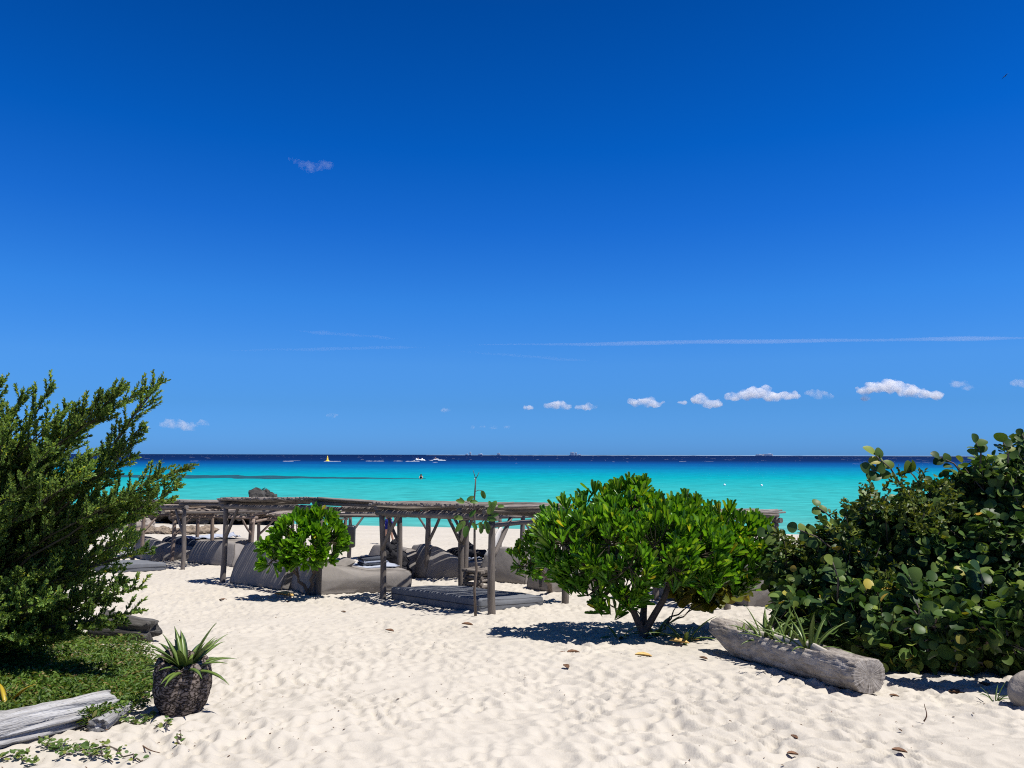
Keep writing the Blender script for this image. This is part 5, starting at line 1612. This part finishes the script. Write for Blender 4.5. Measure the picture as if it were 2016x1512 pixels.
# ------------------------------------------------------------------ ground cover and vines
rng = np.random.default_rng(51)
COVER = leaf_template([0, .4, .8, 1.0], [.12, .5, .42, .1], .3, .15)
pts = []
edge_py = [1255, 1290, 1330, 1370, 1400, 1425]
edge_px = [225, 292, 300, 296, 262, 200]
while len(pts) < 5200:
    px = rng.uniform(-260, 312); py = rng.uniform(1258, 1432)
    if px > np.interp(py, edge_py, edge_px) + rng.normal() * 10: continue
    if py > 1370 and px < 120 and rng.random() < .5: continue
    pts.append(tuple(G(px, py)))
Ps = np.array(pts)
hgt = .05 + .10 * vnoise(Ps[:, 0] * 3, Ps[:, 1] * 3, 2) * np.clip((Ps[:, 0] * -1 - .9) / .8, .25, 1)
pos, d, up, S_ = [], [], [], []
for k in range(9):
    N_ = len(Ps)
    q = Ps + np.stack([rng.normal(size=N_) * .03, rng.normal(size=N_) * .03, hgt * rng.uniform(.2, 1.0, N_)], -1)
    pos.append(q); d.append(nrm(rng.normal(size=(N_, 3)) * np.array([1, 1, .4]) + np.array([0, 0, .35]))); up.append(nrm(rng.normal(size=(N_, 3)) * .5 + np.array([0, 0, 1]))); S_.append(rng.uniform(.022, .045, N_))
pos, d, up, S_ = map(np.concatenate, (pos, d, up, S_))
tag(link("ground_cover", leaves_mesh("ground_cover", COVER, pos, d, up, S_, S_ * .42), M["cover"]), "low bright green leafy ground cover under the feathery shrub", "ground cover", kind="stuff")
# creeping vines
def vine(path, label, seed, nleaf, size=.026):
    nleaf = int(nleaf * .7) + 2
    rnd = random.Random(seed); r2 = np.random.default_rng(seed)
    gp = [G(px, py) for px, py in path]
    pts = []
    for a_, b_ in zip(gp, gp[1:]):
        for k in range(5):
            q = a_.lerp(b_, k / 5) + Vector((rnd.uniform(-.015, .015), rnd.uniform(-.015, .015), rnd.uniform(0, .02)))
            q.z = top_z(q.x, q.y) + rnd.uniform(.004, .022)
            pts.append(q)
    e = empty("creeping_vine", gp[0], label, "vine", "vines creeping over the sand")
    mb = MB(); mb.tube(pts, .004, 5, .1, seed); mb.build("runner", M["bark"], e)
    idx = [rnd.randrange(len(pts)) for _ in range(nleaf)]
    pos = np.array([tuple(pts[i] + Vector((rnd.uniform(-.03, .03), rnd.uniform(-.03, .03), .015))) for i in idx])
    d = np.stack([r2.normal(size=nleaf), r2.normal(size=nleaf), r2.uniform(0, .6, nleaf)], -1); up = nrm(r2.normal(size=(nleaf, 3)) * .4 + np.array([0, -.2, 1]))
    s_ = size * r2.uniform(.5, 1.2, nleaf)
    link("leaves", leaves_mesh("leaves", ROUND, pos, d, up, s_, s_ * .8), M["vine"], e)
vine([(235, 1415), (260, 1425), (285, 1418), (298, 1405)], "leafy vine tuft at the broken end of the driftwood log", 1, 120)
vine([(298, 1440), (315, 1428), (332, 1432), (325, 1445)], "small vine curl on bare sand below the stump", 2, 34)
vine([(120, 1502), (150, 1485), (185, 1492), (225, 1508)], "vine along the bottom edge in front of the driftwood log", 3, 110)
vine([(205, 1470), (235, 1485), (265, 1500), (290, 1503)], "reddish vine runner with few leaves on the sand", 4, 22)
vine([(80, 1470), (110, 1478), (135, 1470)], "dense leafy vine clump against the driftwood log's foot", 5, 120)
vine([(0, 1500), (40, 1495), (75, 1508)], "vine patch in the bottom corner under the log", 6, 90)
vine([(345, 1440), (355, 1455), (352, 1465), (365, 1468)], "dry vine twig nearest the open sand", 7, 8)
vine([(160, 1470), (180, 1480), (205, 1478), (195, 1500)], "vine strand between two leafy clumps near the log", 8, 60)
# twigs and dead leaves on the sand
def dead_leaf(px, py, s_, mat, rz, label, group):
    g = G(px, py)
    c = Vector((g.x, g.y, top_z(g.x, g.y) + .006 + .06 * s_))
    v, q = leaf_template([0, .2, .5, .8, 1.0], [.06, .3, .42, .28, .04], .5, -.12)
    V_ = []
    for off in (0, .004):
        for t_ in v:
            x, y = t_[0] * s_, (t_[1] - .5) * s_ * 1.4
            V_.append((c.x + x * math.cos(rz) - y * math.sin(rz), c.y + x * math.sin(rz) + y * math.cos(rz), c.z + t_[2] * s_ + off))
    n_ = len(v)
    Q_ = np.concatenate([q[:, ::-1], q + n_])
    o = link("dead_leaf", mesh_np("dead_leaf", V_, Q_), mat)
    tag(o, label, "leaf", group)
FL = "fallen leaves on the sand"
for i, (px, py, s_, mt, rz, lab) in enumerate(((1773, 1482, .055, "dead_leaf", 1.2, "largest curled red-brown leaf on the open foreground sand"), (1562, 1478, .045, "dead_leaf", 1.5, "narrow brown leaf on the foreground sand below the log"), (1565, 1444, .04, "dead_leaf", .4, "small forked brown leaf on the sand before the log planter"),
        (921, 1236, .11, "dead_leaf", 1.4, "dark curled leaf on the sand before the pergola's near post"), (1268, 1293, .12, "straw", 1.5, "pale tan leaf on the sand below the big shrub"), (1130, 1290, .10, "dead_leaf", 1.9, "longer dark leaf on the sand left below the big shrub"),
        (1109, 1288, .07, "dead_leaf", .6, "small reddish leaf beside the longer dark leaf"), (1386, 1301, .06, "dead_leaf", 1.0, "small brown leaf on sand near the log's far end"), (1116, 1316, .07, "dead_leaf", .3, "brown leaf pair on the sand below the dark ones"),
        (1338, 1266, .16, "straw", 1.3, "yellow fallen leaf under the arching strap plant"), (1368, 1262, .09, "straw", 1.8, "small yellow leaf scrap beside the larger yellow leaf"), (560, 1177, .28, "straw", 1.4, "straw coloured dry leaves on sand under the small shrub"),
        (440, 1182, .10, "dead_leaf", 1.5, "brown scrap on the sand before the tall dark lounger back"), (571, 1186, .10, "dead_leaf", 1.6, "brown scrap on sand below the straw coloured leaves"), (768, 1243, .09, "dead_leaf", 1.2, "thin dark scrap on the middle of the open sand"),
        (677, 1205, .06, "dead_leaf", 1.5, "tiny dark leaf on sand before the side-on lounger"), (1762, 1366, .05, "dead_leaf", 1.3, "reddish leaf in the shade beside the log's sawn end"), (1885, 1358, .09, "dead_leaf", 1.5, "rust leaf in the shade by the pale boulder"), (1940, 1350, .07, "dead_leaf", .5, "rust leaf closest to the pale boulder"),
        (260, 1378, .05, "straw", .7, "orange leaf on the ground by the driftwood log's end"))):
    dead_leaf(px, py, s_, M[mt], rz, lab, FL)
for i, (a_, b_, lab) in enumerate((((275, 1460), (318, 1488), "bare reddish twig on the sand below the vine curl"), ((1820, 1415), (1824, 1390), "thin dry stalk standing in the foreground sand"))):
    ga, gb = G(*a_), G(*b_)
    ga.z, gb.z = top_z(ga.x, ga.y), top_z(gb.x, gb.y)
    if i == 1: gb = ga + Vector((.02, 0, .1))
    mb = MB(); mb.pole(ga + Vector((0, 0, .015)), gb + Vector((0, 0, .02)), .005, .002, 5, .012, i + 70); tag(mb.build("twig", M["dead_leaf"]), lab, "twig")
strap_plant("grass_tuft", G(1960, 1378), 9, .14, .005, .7, "small green grass tuft on sand by the pale boulder", 95, "vine")
# pale boulder at the frame edge
c = G(2046, 1394)
o = rocks("pale_boulder", [(c + Vector((.05, .05, .09)), .19, .2, .145)], M["stone"], "pale rounded boulder on the sand at the sea grape's edge", "boulder", .12)
o.modifiers["rough"].strength = .02

# ------------------------------------------------------------------ clouds (far beyond everything else)
CG = "small clouds low over the sea"
YC = 14000.0
def cloud(puffs, label, mat, Yc=YC, squash=.62, vox=None, seed=0, name="cloud", disp=.5):
    kx = Yc / F
    mb = MB(); rnd = random.Random(seed)
    for (px, py, r) in puffs:
        c = P(px, py, Yc)
        R_ = r * kx
        mb.blob(c + Vector((0, rnd.uniform(-.3, .3) * R_, 0)), R_ * 1.3, R_, R_ * squash, 14, 10, .2, 1.4, seed)
        for q in range(5):
            d = Vector((rnd.uniform(-1, 1), rnd.uniform(-1, 1), rnd.uniform(-.15, .8)))
            mb.blob(c + Vector((d.x * R_ * 1.1, d.y * R_ * .7, d.z * R_ * squash)), R_ * rnd.uniform(.4, .65), R_ * .45, R_ * rnd.uniform(.28, .42), 12, 8, .25, 1.6, seed + q)
    o = mb.build(name, mat)
    rmax = max(p[2] for p in puffs) * kx
    rm = o.modifiers.new("join", 'REMESH'); rm.mode = 'VOXEL'; rm.voxel_size = vox or rmax / 11; rm.use_smooth_shade = True
    tx = bpy.data.textures.new("cloud", 'CLOUDS'); tx.noise_scale = rmax * .7; tx.noise_depth = 5
    dm = o.modifiers.new("billow", 'DISPLACE'); dm.texture = tx; dm.strength = rmax * disp * 1.15; dm.texture_coords = 'GLOBAL'; dm.mid_level = .55
    return tag(o, label, "cloud", CG)
cloud([(1700, 768, 14), (1725, 762, 18), (1755, 758, 22), (1785, 768, 18), (1815, 773, 16), (1842, 776, 14), (1705, 783, 8)], "largest white puffy cloud above the sea grape", M["cloud"], seed=1)
cloud([(1445, 780, 14), (1470, 778, 16), (1492, 772, 18), (1520, 780, 15), (1548, 778, 14), (1565, 780, 10)], "long white cloud above the far resort block", M["cloud"], seed=2)
cloud([(1345, 792, 7), (1378, 786, 15), (1400, 794, 14), (1415, 796, 8)], "small white cloud just before the long one", M["cloud"], seed=3)
cloud([(1600, 772, 12), (1615, 776, 14), (1632, 779, 9)], "faint puff between the two biggest clouds", M["faint"], seed=4)
cloud([(1252, 793, 11), (1272, 792, 14), (1292, 796, 10)], "flat oval white cloud above the big green shrub", M["cloud"], seed=5)
cloud([(1080, 799, 9), (1098, 797, 13), (1115, 801, 9), (1140, 802, 7), (1160, 801, 11)], "twin-lobed white cloud above the grey pergola", M["cloud"], seed=6)
cloud([(1041, 803, 8)], "tiny round cloud beside the twin-lobed one", M["cloud"], seed=7)
cloud([(1885, 755, 12), (1905, 762, 9)], "small hazy cloud near the frame's sea grape side", M["faint"], seed=8)
cloud([(2002, 752, 11), (2015, 756, 9)], "cloud fragment cut by the frame edge", M["faint"], seed=9)
cloud([(325, 838, 10), (345, 836, 17), (370, 842, 14), (400, 835, 10)], "pale cloud beside the feathery shrub's tips", M["faint"], seed=10)
cloud([(653, 819, 8)], "tiny pale cloud above the yellow buoy", M["faint"], seed=11)
cloud([(878, 808, 8)], "tiny cloud above the jet boats", M["faint"], seed=12)
cloud([(928, 842, 6), (950, 841, 5), (972, 842, 6), (998, 841, 5)], "row of faint low puffs above the far tower", M["faint"], seed=13)
cloud([(572, 314, 6), (588, 321, 10), (606, 327, 15), (622, 330, 12), (642, 325, 13), (612, 338, 9)], "lone thin wisp high in the deep blue sky", M["wisp"], seed=14, Yc=9000)
def streak(p0, p1, w, label, seed, mat=None):
    Ys_ = 16000.0
    rnd = random.Random(seed); pts = []; rad = []
    a, b = P(*p0, Ys_), P(*p1, Ys_)
    for i in range(41):
        t = i / 40
        pts.append(a.lerp(b, t) + Vector((0, 0, 22 * mnoise.noise(Vector((t * 6, seed, 0))))))
        rad.append(max(1.0, w * Ys_ / F * (.65 + .5 * mnoise.noise(Vector((t * 5, seed, 3)))) * min(1, t * 3.0, (1 - t) * 6 + .05)))
    mb = MB(); mb.tube(pts, rad, 20, 0, 0)
    tag(mb.build("cloud_streak", mat or M["trail"]), label, "cloud", "thin streaks of cloud")
streak((870, 681), (2080, 662), 6.5, "longest straight contrail across the sky over the sea", 1)
streak((430, 692), (860, 683), 5, "faint thin streak left of the long contrail", 2, M["faint_trail"])
streak((560, 650), (790, 668), 5, "short slanting wisp above the faint thin streak", 3, M["faint_trail"])
streak((880, 690), (1180, 712), 4, "very faint lower streak crossing under the contrail", 4, M["faint_trail"])

# fine litter scattered over the sand: far too many bits to count
rng = np.random.default_rng(71)
n_ = 900
yy = 3.6 + 9.5 * rng.random(n_) ** 1.6
xx = (rng.random(n_) * 2 - 1) * (yy * .68)
dens = vnoise(xx * .8, yy * .8, 31)
keep = dens + .25 * rng.random(n_) > .55
xx, yy = xx[keep], yy[keep]
zz = full_z(xx, yy) + .004
N_ = len(xx)
an = rng.uniform(0, 6.28, N_)
ln = rng.uniform(.005, .016, N_) * np.where(rng.random(N_) < .05, 2.2, 1)
BIT = leaf_template([0, .35, .7, 1.0], [.3, .5, .45, .2], .5, -.2)
tag(link("sand_litter", leaves_mesh("sand_litter", BIT, np.stack([xx, yy, zz], -1), np.stack([np.cos(an), np.sin(an), rng.uniform(-.05, .15, N_)], -1), np.tile([0, 0, 1.0], (N_, 1)), ln, np.minimum(ln * .5, .006)), M["dead_leaf"]),
    "tiny dark plant bits scattered over the trampled sand", "litter", kind="stuff")
